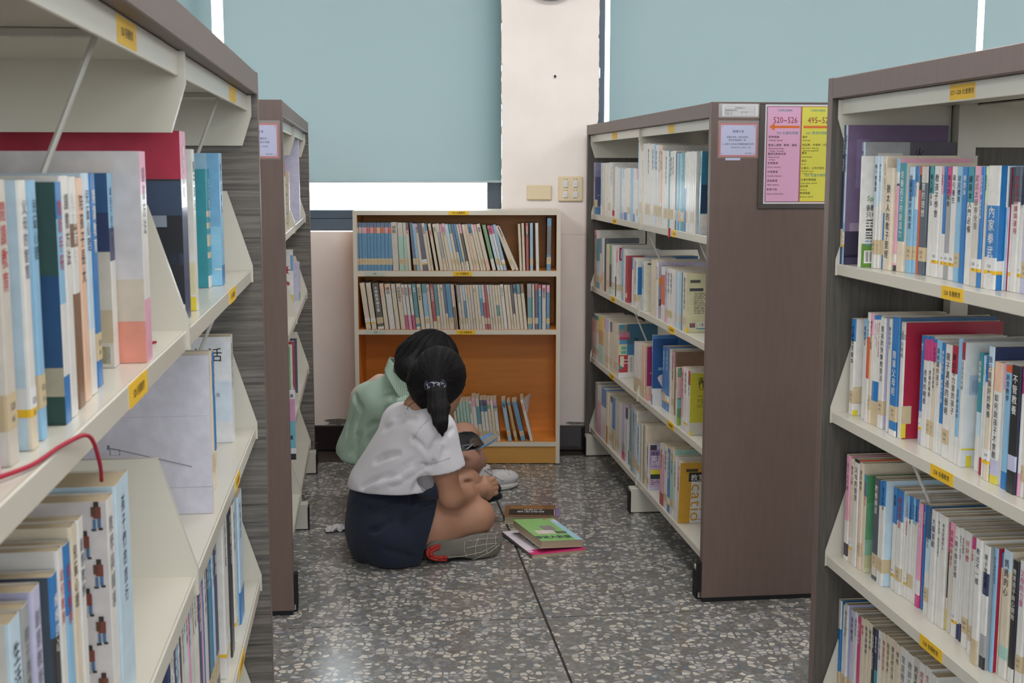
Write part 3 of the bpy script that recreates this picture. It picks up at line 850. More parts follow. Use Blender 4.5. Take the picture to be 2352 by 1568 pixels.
shelf_row(0, 2, [(1935, 1279), (1945, 1281), (1954, 1292), (1970, 1302), (1985, 1310), (2003, 1322), (2018, 1341), (2046, 1347), (2060, 1358), (2090, 1378), (2106, 1391), (2112, 1392), (2130, 1417), (2152, 1432), (2164, 1438), (2175, 1446), (2187, 1457), (2210, 1476), (2232, 1518), (2250, 1525), (2268, 1531), (2285, 1538), (2310, 1556), (2352, 1580)], '''
1935 1944.5 1047 p62w84k96w - t=孩子為什麼 ts=.012
1945 1953.5 1055 c W t=教育心得
1954 1964 1057 k3w - t= c=o
1964.5 1974 1065 c t t=愛的教育
1983 1990 1070 a t u=1.09 D=.22 c=a
1974 1984 1092 e22c - c=g x=greenlab D=.17 t=自主學習法
2000 2011 1100 z82h96z t t=教養練習 tc=w D=.18
2011.5 2016.5 1105 b24w t t=你要快樂
2017 2024 1105 b24w t c=q D=.17 t=親子作業簿
2043 2052 1122 b35w W t=閱讀 c=q
2052.5 2065 1128 b30w t t=開啟學習
2065 2071.5 1137 l22w - t=
2072 2078.5 1139 l22w W t=
2078.5 2086 1141 b22w t t=
2086 2092.5 1144 l25w t t=教室管理學
2092.5 2099 1147 b22w - t=
2099.5 2108.5 1158 p74w88m - t=行為好孩子 tc=w c=m
2109 2117.5 1160 b - t=高效學習 tc=w
2118 2128 1163 a30q60w t c=a t=
2128.5 2141 1175 w - t=大腦喜歡 c=w
2141.5 2150 1180 w - t=
2150.5 2163.5 1188 w - t=教育改變的人 ts=.008 c=h
2164 2170.5 1200 m27k70w80y - t=親子溝通 tc=w
2171 2181 1202 p22h - t=賞識你的孩子 tc=r ts=.011
2181.5 2192 1212 w W t=一個十個好習慣 ts=.011
2192.5 2198.5 1213 w86n - t=
2199 2205 1218 w84n - t=
2205 2218.5 1225 w t c=w t=好好教
2219 2226.5 1235 m10w t t=
2227 2240.5 1242 w80t - t=教出不一樣
2241 2259 1256 w22n40w72s90k - t=親子理財書 c=s
2259.5 2277 1260 l - c=r t=天天進步的孩子 tc=n
2277.5 2289 1270 b12c - t= c=h
2290 2308 1268 q16c75i85w - t=
2308.5 2324 1290 k88w - c=n t=教育孩子由心開始 tc=w
2324.5 2342 1292 w t t=父母的力量 tc=m
2342.5 2360 1296 w t t=
''', 'third shelf, near right rack', 'books on the third shelf of the near right rack')
shelf_row(0, 3, [(1900, 1600), (2400, 1990)], '''
1903 1910 1347 l13w t u=1.04 x=blank D=.2 t=數學學習與教學 ts=.011
1918 1924 1380 w30b t u=1.042
1924.5 1931 1390 w t u=1.046 c=l t=學習
1931.5 1939 1390 w t u=1.046 c=v
1945 1954 1405 v t u=1.05 t=我的教室
1954.5 1961 1408 w t u=1.05
1961.5 1968 1418 m t u=1.05 tc=w
1968.5 1977 1422 c t u=1.05 t=教學
1977.5 1986 1426 c - u=1.05
1986.5 1994 1434 c t u=1.05 t=教師的話
1994.5 2000 1443 k - u=1.05 tc=w
2000.5 2007 1448 n40e - u=1.05 tc=w
2007.5 2016 1452 w - u=1.05 t=
2016.5 2026 1458 c - u=1.05
2026.5 2036 1464 c t u=1.05
2036.5 2047 1472 c - u=1.05
2047.5 2058 1484 c - u=1.05 t=學校
2058.5 2073 1494 w50b - u=1.05
2073.5 2088 1508 w - u=1.05 t=
2088.5 2101 1516 h - u=1.05
2101.5 2114 1528 w - u=1.05
2114.5 2127 1537 w - u=1.05
2127.5 2142 1556 w - u=1.05
''', 'bottom shelf, near right rack', 'books on the bottom shelf of the near right rack')
# ---- the rack with the notice board
def fill(x0, x1, n, yt0, yt1, pal, seed, wj=.35, suffix=''):
    r = random.Random(seed); w = [1 + r.uniform(-wj, wj) for _ in range(n)]; S = sum(w); out = []; x = x0
    for i in range(n):
        dx = (x1 - x0) * w[i] / S; t = (x - x0) / (x1 - x0)
        out.append('%.2f %.2f %.1f %s %s' % (x, x + dx, yt0 + (yt1 - yt0) * t + r.uniform(-1.5, 1.5), r.choice(pal), r.choice('tttW-')) + suffix); x += dx
    return '\n'.join(out) + '\n'
PT = ['w', 'w', 'w', 'c', 'q30w', 'l20w', 'w', 'h', 'l', 'q', 'b15w', 'w', 'p20w', 'e', 'w85b']
shelf_row(1, 0, [(1363, 493), (1400, 500), (1420, 503), (1465, 513), (1500, 522), (1560, 535), (1612, 547)], '''
1363 1366 373 v75t - c=u x=purple2 D=.2
1379 1383 374 l80w W
''' + fill(1383, 1402, 6, 374, 374, ['w', 'c', 'w', 'h', 'q10w'], 1) + '''1402 1405 374 w - c=w x=reddot
1411 1417 382 w - c=w
''' + fill(1418, 1463, 13, 386, 387, PT, 2) + fill(1464, 1514, 15, 328, 332, ['w', 'w', 'q', 'w', 'c', 'l30w', 'w', 'w'], 3) + '''1514 1518 334 j70w t c=w
''' + fill(1519, 1533, 4, 346, 346, ['w', 'w', 'l'], 4) + '''1533 1537 346 e t
''' + fill(1537, 1549, 3, 346, 346, ['w', 'h'], 9) + '''1549 1552 350 k t
''' + fill(1552, 1570, 5, 350, 350, ['l', 'e', 'w', 'l'], 5) + '''1570 1574 350 w45b - c=b
''' + fill(1574, 1592, 6, 348, 347, ['w', 'q', 'w', 'w', 'h'], 6) + '''1592.5 1596 348 w - c=w
1603 1606.5 347 l - c=e x=tealphoto D=.21 lean=3
''', 'top shelf, noticeboard rack', 'books on the top shelf of the noticeboard rack')
shelf_row(1, 1, [(1364, 663), (1380, 668), (1391, 670), (1410, 678), (1425, 683), (1437, 703), (1448, 733), (1465, 738), (1495, 742), (1520, 744), (1540, 755), (1560, 763), (1576, 772)], '''
1364.5 1369 529 p15w70c - x=blank D=.22
1369 1376.5 548 e45q85e t
1377 1381 547 b30w t
1381 1386 547 w65j - c=z
1391.5 1398.5 561 c t
1398.5 1403.5 561 g40k85i -
1403.5 1409.5 563 w t
1410 1413.5 566 w60k -
1413.5 1417 569 p30w t c=w x=redtop
1427 1431 571 l t
1431 1435 573 w -
1435.5 1438.5 587 r80j90r - c=r yb=702
1447 1451 591 b25w - yb=733
1451 1461 593 w t c=w x=bluecover D=.15 yb=734
1473 1478 600 q80q - c=w x=dots D=.15 yb=740
1478 1491 589 b t u=1.09 D=.2
1493.5 1506 597 c - c=h D=.2
1506 1509 602 w - x=orangecover D=.19 c=v
1517 1525 613 w15o70w - c=o
1525.5 1531 615 v75p t
1531 1537 617 w t
1537 1543 618 w t
1543 1549 620 w - t=
1549 1553 622 v t
1553 1558 624 q W
1558 1563 625 i t
1563 1566 626 b -
1566 1575 628 c t c=f x=childcover D=.18
''', 'second shelf, noticeboard rack', 'books on the second shelf of the noticeboard rack')
shelf_row(1, 2, [(1354, 830), (1380, 834), (1388, 838), (1400, 848), (1415, 860), (1420, 870), (1456, 905), (1470, 917), (1482, 922), (1498, 927), (1520, 932), (1538, 945), (1550, 951), (1552, 983), (1565, 988), (1580, 1003)], '''
1354 1362 729 p70h82r - c=w
1362 1373.5 726 e10j40w t c=h
1374 1384 728 y30x60i - c=i
1384.5 1390 731 p20c -
1390 1397 735 v25c t
1397 1400 738 w -
1400 1405 740 z20c t
1405 1410 742 c -
1410 1416.5 744 c t
1418 1420.5 743 w - c=w x=picture D=.16
1455 1459.5 786 w70t - yb=908
1459.5 1464 787 w70t - yb=910
1464 1468 788 w70t - yb=912
1468 1472 789 w70t - yb=914
1472 1479 793 j75t - yb=916
1480 1484 796 w80p - c=m x=magenta D=.16
1493 1498 770 b75w85b - c=b x=bluegirl D=.2
1520 1526.5 797 b78b t
1526.5 1534 797 b W
1534.5 1539.5 802 w - t=
1540 1545.5 807 p25c t
1545.5 1550 808 d -
1550 1554 845 w - c=p x=greenpink yb=983
1563 1568 844 p80w - yb=988
1568 1577 847 w W c=w yb=992
1578 1583 853 r22w - c=y x=essay D=.16 yb=1003
1553 1558 811 r40w - u=1.15
1558.5 1564 812 w t u=1.15
1564.5 1570 814 l t u=1.15
1572 1578 822 j - u=1.15
1580 1586 824 b - u=1.15 c=g
''', 'third shelf, noticeboard rack', 'books on the third shelf of the noticeboard rack')
shelf_row(1, 3, [(1366, 1003), (1380, 1010), (1398, 1018), (1410, 1030), (1430, 1050), (1446, 1066), (1448, 1112), (1465, 1122), (1480, 1135), (1490, 1162), (1520, 1170), (1535, 1180), (1550, 1198), (1555, 1217)], '''
1366 1371 880 s80h -
1371 1379.5 890 w30p80p -
1380 1391 896 b35w - c=b
1391 1395 902 c65x -
1395 1400 908 c t
1400 1405 911 k12w t
1405 1411 915 b60t -
1411 1416 918 h t
1416 1421 922 h t
1421 1427 926 w -
1427 1434 930 v70s85m -
1434 1440 938 n20w -
1440 1444 941 w75e -
1444 1447.5 943 e t
1447 1451 933 s - c=s yb=1113
1451 1456 940 l t yb=1116
1456 1461 943 w t c=h yb=1118
1461 1467 974 q t c=i yb=1122
1470 1473.5 975 c - c=s yb=1124
1478 1482 978 c t yb=1134
1484 1488 1019 w t c=v x=english D=.15 yb=1163
1514 1521 1023 w15p80r - c=r yb=1170
1523 1531 1028 w t c=i
1531 1537 1032 b W
1537 1545 1033 c20i75w t
1546 1551 1050 w - c=w
1550 1556 1058 w - c=w x=cation D=.19 lean=7 yb=1217
''', 'bottom shelf, noticeboard rack', 'books on the bottom shelf of the noticeboard rack')
# ---- near left rack
shelf_row(2, 0, [(-20, 1110), (24, 1060), (76, 1031), (98, 1005), (152, 971), (183, 938), (199, 917), (214, 905), (226, 890), (239, 872), (266, 835), (352, 826)], '''
-12 6 410 p - c=w
24 47 412 h t c=w t=
76 91 413 w80c W c=q t= D=.17
98 112 413 l t c=q
152 167 417 b15l50w80b - c=a x=seaglass D=.17
167 182 403 w - t=
184 198 405 w20d30w50d - t=
199 213 408 j - t=
214 226 397 q70w - t=
227 239 398 b t c=b
264 276 397 l28n45w - c=w x=navytop D=.17 t=讓孩子發現自己 ts=.009
338 352 348 p20w70p - c=h x=sunset D=.19 yb=826
430 443 303 p25w40n - x=redblack D=.25 u=-.235
452 458 343 w30w - c=k x=blackbook D=.17 yb=708
483 490 388 e35t40e45t50e55t65e70t75e90w - c=e yb=655
511 518 352 l85b - c=l D=.17 yb=650 x=bluegloss
''', 'top shelf, near left rack', 'books on the top shelf of the near left rack', False)
shelf_row(2, 1, [(0, 1800), (60, 1750), (120, 1700), (280, 1563), (312, 1500), (497, 1310), (540, 1004)], '''
-30 14 1425 c40b50w - u=-.235 c=w
38 66 1400 q - u=-.235 c=w
68 85 1378 s - u=-.236 c=s
92 112 1335 v - u=-.236 c=v
136 150 1308 b22k - u=-.236 c=z x=blank
152 165 1250 w - u=-.236
167 181 1238 b25l70w - u=-.236
183 197 1195 c t u=-.236
199 212 1180 w - u=-.236
262 279 1130 w - u=-.232 c=w x=hikers D=.18 yb=1563
281 312 1078 q - u=-.234 t=孩子們的旅行 tc=n yb=1500
495.3 497 813 h - u=-.232 c=v x=bigalbum D=.29 yb=1310
499.5 502 803 c t u=-.246
503 506 806 b75c - u=-.248
535.5 541 766 w - c=q x=huo D=.17 yb=1004
''', 'second shelf, near left rack', 'books on the second shelf of the near left rack', False)
shelf_row(2, 2, [(400, 1700), (500, 1560), (528, 1432), (564, 1370)], '''
''' + fill(396, 506, 24, 1178, 1128, ['k', 'b', 'w', 'n', 'w', 'c', 'l70w', 'b', 'w', 'p', 'q', 'c', 'e', 'w'], 31, suffix=' u=-.24') + '''518 528 1125 w W u=-.235 yb=1432 t=
532 538 1150 k - u=-.235
541 547 1145 w W u=-.235
553 562 1120 q75b - u=-.235 c=l
''', 'third shelf, near left rack', 'books on the third shelf of the near left rack', False)
# ---- far left rack
shelf_row(3, 0, [(655, 540), (667, 537), (690, 524), (700, 497)], '''
658.2 659 375 r20h - u=-.25 c=w D=.15
666.5 667.5 395 c - c=c x=triangles D=.15
689.8 691 320 v - c=v D=.2
699.1 700 382 g15y20d80o - c=w D=.15
''', 'top shelf, far left rack', 'books on the far left rack', False)
shelf_row(3, 1, [(655, 690), (689, 685)], '''
674.8 676 572 w75w - c=w x=maple D=.15 yb=692
688.8 690 600 v60v80g - c=v D=.15 yb=686
''', 'second shelf, far left rack', 'books on the far left rack', False)
shelf_row(3, 2, [(655, 900), (690, 860)], '''
667.3 668 795 g - u=-.25 c=g
672.2 673 790 w - u=-.25
677.3 678 782 r - u=-.25
683.3 684 775 n - u=-.25
''', 'third shelf, far left rack', 'books on the far left rack', False)
# ---- low bookcase: x of the spine foot in a frame of 2352, lean in degrees to the left
def case_row(ti, text, where, group, yback=.012):
    recs = []
    for ln in text.strip().split('\n'):
        p = ln.split(); z = BZ[ti]
        o = dict(q.split('=', 1) for q in p[5:])
        x1, x2 = px(float(p[0])), px(float(p[1])); lean = math.radians(float(p[2])); H = float(p[3]) / 1000
        recs.append(dict(case=True, x=x1, T=(x2 - x1) * math.cos(lean), lean=lean, H=H, bs=bands(p[4]), lab=o.get('lab', 't'), o=o, z=z, y=BY + yback + float(o.get('y', 0)) / 1000))
    ROWS.append((where, group, recs, True))
def seq(c0, sc, ox, rows):
    """boundaries read off a crop: [(c1, c2, lean, H, bands, opts)]"""
    return '\n'.join('%.2f %.2f %s %s %s %s' % (ox + a * sc, ox + b * sc, ln, h, bd, op) for a, b, ln, h, bd, op in rows)
k = .1105
rowA = [(a, b, 0.6, 208, 'a10%s22b' % c, 'lab=t t=') for a, b, c in ((185, 238, 'j'), (240, 298, 'h'), (300, 411, 'p'), (412, 470, 'o'), (471, 547, 'p'), (548, 609, 'o'), (610, 689, 'j'), (690, 774, 'o'), (775, 849, 'p'), (850, 924, 'o'))]
rowA = [(a, b, l, h, d, 'pad t=') for a, b, l, h, d, o in rowA]
A1 = seq(0, k, 800, [r for r in rowA] + [(935, 1060, 2.2, 210, 'h', '- t=師範'), (1070, 1178, 2.4, 208, 'h28i', 't t='), (1182, 1250, 2.4, 208, 'h28i', 't t='), (1255, 1315, 3.5, 207, 'z15c', '- t=教育概論'),
     (1365, 1428, 5, 208, 'z8a75d', 't t='), (1432, 1490, 5.5, 205, 'l', 't t='), (1494, 1558, 6, 204, 'p12c', '- t=教育學'), (1562, 1664, 8, 206, 'n', 'W t='), (1668, 1728, 8.2, 207, 'c', '- t=班級經營'), (1732, 1778, 8.4, 205, 'b15p22c', 't t='),
     (1822, 1880, 9.5, 206, 'c', '- t=另一種聲音'), (1912, 1985, 9.5, 204, 'c', '- t=教育'), (1990, 2058, 10, 206, 'h18s80c', 't t='), (2062, 2100, 10, 204, 'p20c', '- t='), (2105, 2178, 10, 206, 'p18c', '- t=學校革新'), (2182, 2250, 10.5, 204, 'q60c', 't t='), (2254, 2312, 10.5, 204, 'e20c', 't t=')])
A2 = seq(0, k, 1040, [(143, 195, 10.5, 204, 'a60c', 't t='), (203, 255, 10.8, 205, 'b82c', '- t='), (259, 300, 11, 204, 'c', 't t=教學'), (303, 358, 11, 205, 'p20k80w', 'W t='), (372, 440, 11.3, 203, 'c', '- t='), (444, 498, 11.6, 204, 'j', 't t='), (501, 572, 12, 206, 'b20c', 't t=教材教法'),
     (582, 634, 12.4, 205, 'c', '- t='), (638, 698, 12.8, 204, 'p15c', 't t='), (708, 788, 13, 206, 'c75j', '- t=輔導'), (828, 903, 13, 202, 'g75w', '- t='), (933, 998, 13.5, 200, 'm20q', 't t=歷程'), (1003, 1058, 13.8, 200, 'm18w', 't t='), (1063, 1130, 14, 204, 'l75l', 'W t='),
     (1232, 1310, 21, 205, 'c', 't t='), (1315, 1378, 23.5, 205, 'p10c', '- t=童年的樹'), (1392, 1445, 2.6, 203, 'c', '- t='), (1457, 1511, 2, 206, 'c', '- t=教改論'), (1527, 1583, 1, 207, 'r20k28r', '- t=學校的春天'), (1606, 1670, .5, 207, 'l', 't t='), (1730, 1796, 1.3, 207, 'w', '- t='),
     (1945, 2036, -.6, 228, 'b15z70b', 't t= c=k x=darkphoto')])
fix = lambda s: '\n'.join(' '.join(l.split()[:5] + ['lab=' + l.split()[5]] + l.split()[6:]) for l in s.split('\n'))
case_row(0, fix(A1 + '\n' + A2).replace('lab=pad', 'lab=t'), 'top shelf, low bookcase', 'books on the top shelf of the low bookcase')
B1 = seq(0, k, 800, [(358, 460, 7.5, 205, 'c75c', 'W t='), (478, 580, 7.2, 205, 'c75c', 'W t='), (602, 735, 6.8, 203, 'k94w', 't t=大學教育論文集'), (748, 834, 6.6, 202, 'j30c', '- t='), (850, 970, 6.4, 200, 'j14w', '- t=課程'), (982, 1070, 6.3, 200, 'h20c', '- t='), (1086, 1185, 6.2, 201, 'c', '- t=班級與學生'),
     (1190, 1250, 6.2, 198, 'w68m', '- t=教學策略'), (1258, 1325, 6.2, 198, 'w68p', '- t=教學策略'), (1340, 1400, 6.2, 198, 'w68m', '- t=教學策略'), (1410, 1495, 6, 199, 'e94w', 't t=教學'), (1510, 1595, 6, 199, 'c', '- t=新時代教育'), (1605, 1700, 5.6, 199, 'e20l72w', 't t='), (1706, 1768, 5.8, 198, 'h', '- t=幼教'),
     (1775, 1850, 5.6, 198, 'r82c', '- t=行為科學研究'), (1855, 1925, 5.6, 198, 'e70c', 't t='), (1930, 1985, 5.6, 198, 'h', '- t='), (1988, 2045, 5.6, 198, 'c', '- t=教育'), (2048, 2100, 5.6, 199, 'a65c', 't t='), (2105, 2205, 5.6, 199, 'b75c', 't t='), (2210, 2265, 5.5, 198, 'j50d', '- t='), (2270, 2330, 5.5, 198, 'd80j', '- t=')])
B2 = seq(0, k, 1040, [(95, 156, 5.6, 196, 'c', '- t=教學研究'), (160, 216, 5.6, 195, 's40h', 't t='), (220, 276, 5.6, 195, 'h', 't t=生涯規劃'), (280, 326, 5.7, 195, 'q35b75w', 't t='), (330, 376, 5.7, 196, 'c', '- t='), (380, 432, 5.8, 196, 'j20h', '- t='), (436, 490, 5.8, 196, 'h', 't t='), (496, 555, 5.8, 196, 'c', '- t=中國'),
     (560, 618, 6, 196, 'c', 't t='), (622, 677, 6, 196, 'l30b70w', '- t='), (680, 736, 6, 196, 'h40r', 't t='), (740, 796, 6, 196, 'r', 't t='), (800, 842, 6.2, 196, 'q20h', '- t='), (846, 901, 6.2, 196, 'h', 't t=成長'), (905, 957, 6.2, 195, 'c', '- t='), (961, 1015, 6.2, 195, 'c45e70c', 't t='), (1019, 1070, 6.2, 195, 'c', 'W t='),
     (1075, 1146, 6.2, 198, 'w', '- t=圖解手冊'), (1155, 1226, 6, 196, 'c', '- t='), (1230, 1280, 6, 196, 'c', 't t='), (1284, 1336, 6, 196, 'n50k65c', '- t='), (1340, 1402, 5.8, 197, 'a20c', '- t=教學'), (1408, 1480, 5.6, 198, 'e22c', '- t='), (1488, 1556, 5.4, 199, 'd20c', '- t='),
     (1562, 1656, 1.2, 200, 's30e', 't t='), (1663, 1710, 1, 199, 'h', '- t=校務'), (1714, 1780, .6, 200, 'r14n', 't t='), (1784, 1851, .6, 196, 'r12b', '- t=教育心理'), (1860, 1940, .3, 195, 'p17h', '- t=國教論壇'), (1948, 2016, 0, 194, 'p16b', 't t=')])
case_row(1, fix(B1 + '\n' + B2), 'middle shelf, low bookcase', 'books on the middle shelf of the low bookcase')
k = .134
Cc = seq(0, k, 1010, [(235, 272, 6.5, 165, 'd', '- t='), (276, 326, 6.5, 160, 'c', '- t='), (330, 384, 6, 172, 'i', '- t='), (388, 440, 6, 178, 'i', '- t='), (444, 496, 6, 180, 'i', '- t='), (500, 550, 6, 180, 'i', '- t='), (554, 608, 6, 182, 'w', '- t=教師經驗談'), (612, 676, 6.4, 195, 'p20w', '- t='), (680, 745, 6.4, 192, 'h18e60c', 't t='),
     (748, 806, 6, 186, 'n14b28w', 't t=教室觀察'), (810, 866, 6, 186, 'n14b28w', 't t=教室觀察'), (870, 924, 6, 184, 'p10g20c', 't t='), (928, 978, 6, 184, 'w14c', '- t=心得'), (982, 1040, 6, 186, 'p14b20w', 't t=班級輔導'),
     (1172, 1240, 9.5, 184, 'e14l', 't t=數學 yo=6'), (1290, 1345, 11.5, 178, 'b8x', 't t='), (1400, 1480, 13, 180, 'b', 't t= tc=w'), (1556, 1610, 13.5, 190, 'w', '- t=幼教的愛 tc=r x=curl')])
case_row(2, fix(Cc), 'lowest shelf, low bookcase', 'books on the lowest shelf of the low bookcase')
# ---- what the visible boards of some books show
rb = random.Random(21)
def textlines(x0, x1, z0, z1, n, col='6d7076', h=.0022):
    out = []
    for i in range(n):
        z = z1 - (z1 - z0) * i / max(1, n - 1); x = x0
        while x < x1 - .006:
            w = rb.uniform(.006, .022); out.append((x, min(x + w, x1), z, z + h, col)); x += w + .0025
    return out
def barcode(y0, y1, z0, z1):
    out = [(y0, y1, z0, z1, 'e6e4e0')]; y = y0 + .003
    while y < y1 - .003:
        w = rb.choice((.0006, .001, .0014)); out.append((y, y + w, z0 + .003, z1 - .002, '1b1b20')); y += w + rb.choice((.0007, .0012))
    return out
def X_purple(r, T, D, H, g): near_face(r, T, H, g, [(0, D, 0, H, '6b5a78'), (0, D, H * .05, H * .24, '2e2740'), (.01, D, H * .24, H * .30, '8f7f93'), (.06, D, H * .62, H * .8, '7c6672'), (.02, .05, H * .55, H * .9, '7a6a8c'), (0, .022, H * .1, H * .22, 't'), (0, D, 0, .02, '3a3350')])
def X_bar(r, T, D, H, g): near_face(r, T, H, g, [(.03, .085, H * .86, H * .91, 'd6d2cb'), (.033, .08, H * .87, H * .885, '2a2a2e'), (.1, D, H * .7, H, '5f5a66')]); near_text(r, T, g, [('火', .11, H * .88, .022)], 'k')
def X_spark(r, T, D, H, g):
    near_face(r, T, H, g, [(.006, D, .0, .048, '5d8a34'), *barcode(.012, .05, .008, .034), (.03, .07, H * .72, H * .73, 'b9b9b6'), *textlines(.014, .06, H * .34, H * .42, 4, '3c3c40'), *textlines(.014, .06, H * .26, H * .33, 4, '3c3c40'), *textlines(.014, .06, H * .195, H * .23, 2, '4f88bb'), (.034, .06, H * .745, H * .76, '6f8fb8')])
    near_text(r, T, g, [('只有會做', .013, H * .455, .0115), ('做事老是', .013, H * .535, .008), ('愛唱歌的', .013, H * .51, .008)], 'k')
    near_text(r, T, g, [('Spark', .014, H * .60, .014)], 'g')
def X_stickers(r, T, D, H, g):
    near_face(r, T, H, g, [(.024, .042, H * .50, H * .59, 'd9c36a'), (.030, .04, H * .66, H * .74, 'd8c98a'), (.026, .030, H * .56, H * .575, 'a8322c'), (.034, .038, H * .53, H * .545, 'a8322c'), (.034, .038, H * .57, H * .58, '3f5f3a'), (.026, .03, H * .52, H * .53, '3f5f3a'), (.0, .012, 0, .012, 'y'), (.03, .036, H * .26, H * .285, 'a3203a'), (0, .022, H * .13, H * .3, 't')])
    near_text(r, T, g, [('典藏', .030, H * .87, .010)], 'k')
def X_redlab(r, T, D, H, g): near_face(r, T, H, g, [(0, .020, H * .13, H * .285, 't'), (0, .010, .002, .03, 'y')])
def X_pillow(r, T, D, H, g): near_face(r, T, H, g, [(0, D, 0, H, 'd3d6d8'), (.01, .09, H * .58, H * .74, 'a9bcd0'), (.015, .06, H * .60, H * .70, '93aac4'), (0, .03, H * .135, H * .15, 'y'), (.01, .02, .0, .02, 'y')])
def X_greenlab(r, T, D, H, g): near_face(r, T, H, g, [(0, D, H * .72, H, '4f8f5e'), (0, D, H * .34, H * .72, '5d9a72'), (0, D, H * .18, H * .34, '7faf95'), (0, .045, H * .05, H * .18, 'bcb98f'), (0, .05, 0, H * .05, 'c9c9a5')])
def X_blank(r, T, D, H, g): near_face(r, T, H, g, [(.02, D * .7, H * .80, H * .84, '6a6f94')])
def X_purple2(r, T, D, H, g): near_face(r, T, H, g, [(0, D, 0, H, '8f84a2'), (0, D, H * .15, H * .72, '4d4a6c'), (0, D, H * .72, H * .85, '7d7590'), (0, D, 0, H * .13, '4f7fa8'), (0, .012, H * .13, H * .28, 't'), (.004, .012, .006, .018, 'w'), (.01, .03, H * .36, H * .37, 'c8c8d4')])
def X_reddot(r, T, D, H, g): near_face(r, T, H, g, [(.002, .06, .006, H * .13, 'b5424a'), (.01, .05, .01, H * .06, 'd9a0a0')])
def X_tealphoto(r, T, D, H, g):
    near_face(r, T, H, g, [(0, D, H * .25, H, '2b6f88'), (.0, D, H * .26, H * .6, '1e3c58'), (.02, .06, H * .48, H * .62, '6f9aa6'), (.04, .09, H * .35, H * .55, '16202e'), (.03, D, H * .74, H * .84, '8aa8b0'), (0, D, 0, H * .25, 'c6c6ca'), (.0, .03, H * .1, H * .24, 'd6cfc6'), (.06, .1, H * .28, H * .34, 'c9a6ae')])
    near_text(r, T, g, [('上學', .03, H * .76, .026)], 'k')
def X_redtop(r, T, D, H, g): near_face(r, T, H, g, [(.008, .03, H * .74, H, 'a02738'), (.014, .017, H * .78, H * .96, 'd8c9c0')])
def X_bluecover(r, T, D, H, g):
    near_face(r, T, H, g, [(.004, .034, H * .16, H * .82, '1f6fae'), (.022, .034, 0, H * .15, '2a86c6'), (.0, .055, H * .12, H * .26, 'cbbf9f'), (.034, .042, H * .22, H * .8, '4d6f92'), (.014, .034, H * .0, H * .10, '2173b4')])
    near_text(r, T, g, [('給孩子', .018, H * .85, .026)], 'b')
def X_dots(r, T, D, H, g):
    ring = []
    near_face(r, T, H, g, [(0, .08, 0, H, 'd2ccba'), (.012, .05, H * .93, H * .96, '2c2f34')])
    m = MB(); x = T + .0012
    for k_ in range(6):
        z = H * (.86 - .145 * k_); a = [(x, .052 + .012 * math.cos(t), z + .012 * math.sin(t)) for t in [2 * math.pi * i / 16 for i in range(16)]]
        m.add(a, [list(range(16))])
    m.build('cover_lettering', INK['e'] if False else simple('dot_print', '33595c', .6, .3), r, fix=False)
def X_orangecover(r, T, D, H, g):
    near_face(r, T, H, g, [(.004, .03, H * .60, H * .72, 'd69a3a'), (.004, .03, H * .22, H * .60, 'a39ca6'), (.006, .028, H * .22, H * .34, '4d5350'), (.012, .02, H * .08, H * .2, 'd6923a')])
    near_text(r, T, g, [('跟孩子說故事', .016, H * .88, .014)], 'k')
def X_childcover(r, T, D, H, g):
    near_face(r, T, H, g, [(0, D, 0, H, 'cfcba6'), (.012, .045, H * .84, H * .89, '55564e'), (.01, .055, H * .70, H * .75, '44454a'), *textlines(.025, .065, H * .42, H * .66, 9, '6d6c60'), *textlines(.025, .06, H * .32, H * .4, 4, '6d6c60'), *barcode(.04, .09, H * .085, H * .17), (.012, .03, H * .085, H * .16, '3d5f86'), (.016, .026, H * .1, H * .15, 'b04a44'), (.035, .1, H * .058, H * .075, '3a8fc4'), (.0, .008, 0, .018, 'y')])
    near_text(r, T, g, [('幼稚園', .062, H * .86, .0165), ('自己來', .062, H * .80, .0165)], 'k')
def X_picture(r, T, D, H, g):
    near_face(r, T, H, g, [(0, .062, H * .80, H * .98, '7f8377'), (.0, .02, H * .9, H * .98, '3e7f92'), (.034, D, H * .62, H * .99, '37637c'), (.002, .045, H * .74, H * .84, 'b06c80'), (.002, .042, H * .70, H * .75, 'a63a50'), (.002, .06, H * .62, H * .70, '4a8aae'), (.0, .038, H * .42, H * .62, 'cdc695'), (.01, .032, H * .52, H * .58, '5aa7a0'), (.01, .032, H * .445, H * .5, '5aa7a0'),
        (.034, D, H * .42, H * .62, '3f79a6'), (.0, .038, H * .10, H * .42, 'b3323f'), (.006, .022, H * .2, H * .4, 'd0cbb4'), (.0, .014, H * .16, H * .22, '3f8f86'), (.02, .038, H * .32, H * .34, 'd7c3b8'), (.02, .038, H * .26, H * .28, 'd7c3b8'), (0, D, 0, H * .10, 'd8d6d2'), (.045, .06, H * .68, H * .73, '1c2733'), (.066, .08, H * .68, H * .73, '1c2733'), *textlines(.048, .056, H * .12, H * .36, 8, '55575c')])
def X_magenta(r, T, D, H, g): near_face(r, T, H, g, [(0, D, H * .27, H, '8f2460'), (0, D, 0, H * .27, 'd8b3a6'), (.012, .018, H * .5, H * .52, 'd0a85a'), (0, D, 0, H * .14, 'd79f92')])
def X_bluegirl(r, T, D, H, g):
    m = near_face(r, T, H, g, [(0, D, 0, H * .24, 'cfd0d2'), (0, .09, H * .24, H * .95, '1f4f8c'), (.034, .05, H * .16, H * .24, 'b8432f'), (.036, .052, 0, H * .16, '1f3a2c'), (.02, .04, H * .5, H * .54, '6f9ac0')])
    q = MB(); x = T + .0016; q.add([(x, .02, H * .36), (x, .04, H * .22), (x, .07, H * .22), (x, .07, H * .44), (x, .03, H * .44), (x, .018, H * .4)], [[0, 1, 2, 3, 4, 5]], 0, lin('cbbcc8')); q.build('cover_lettering', M['print'], r, fix=False)
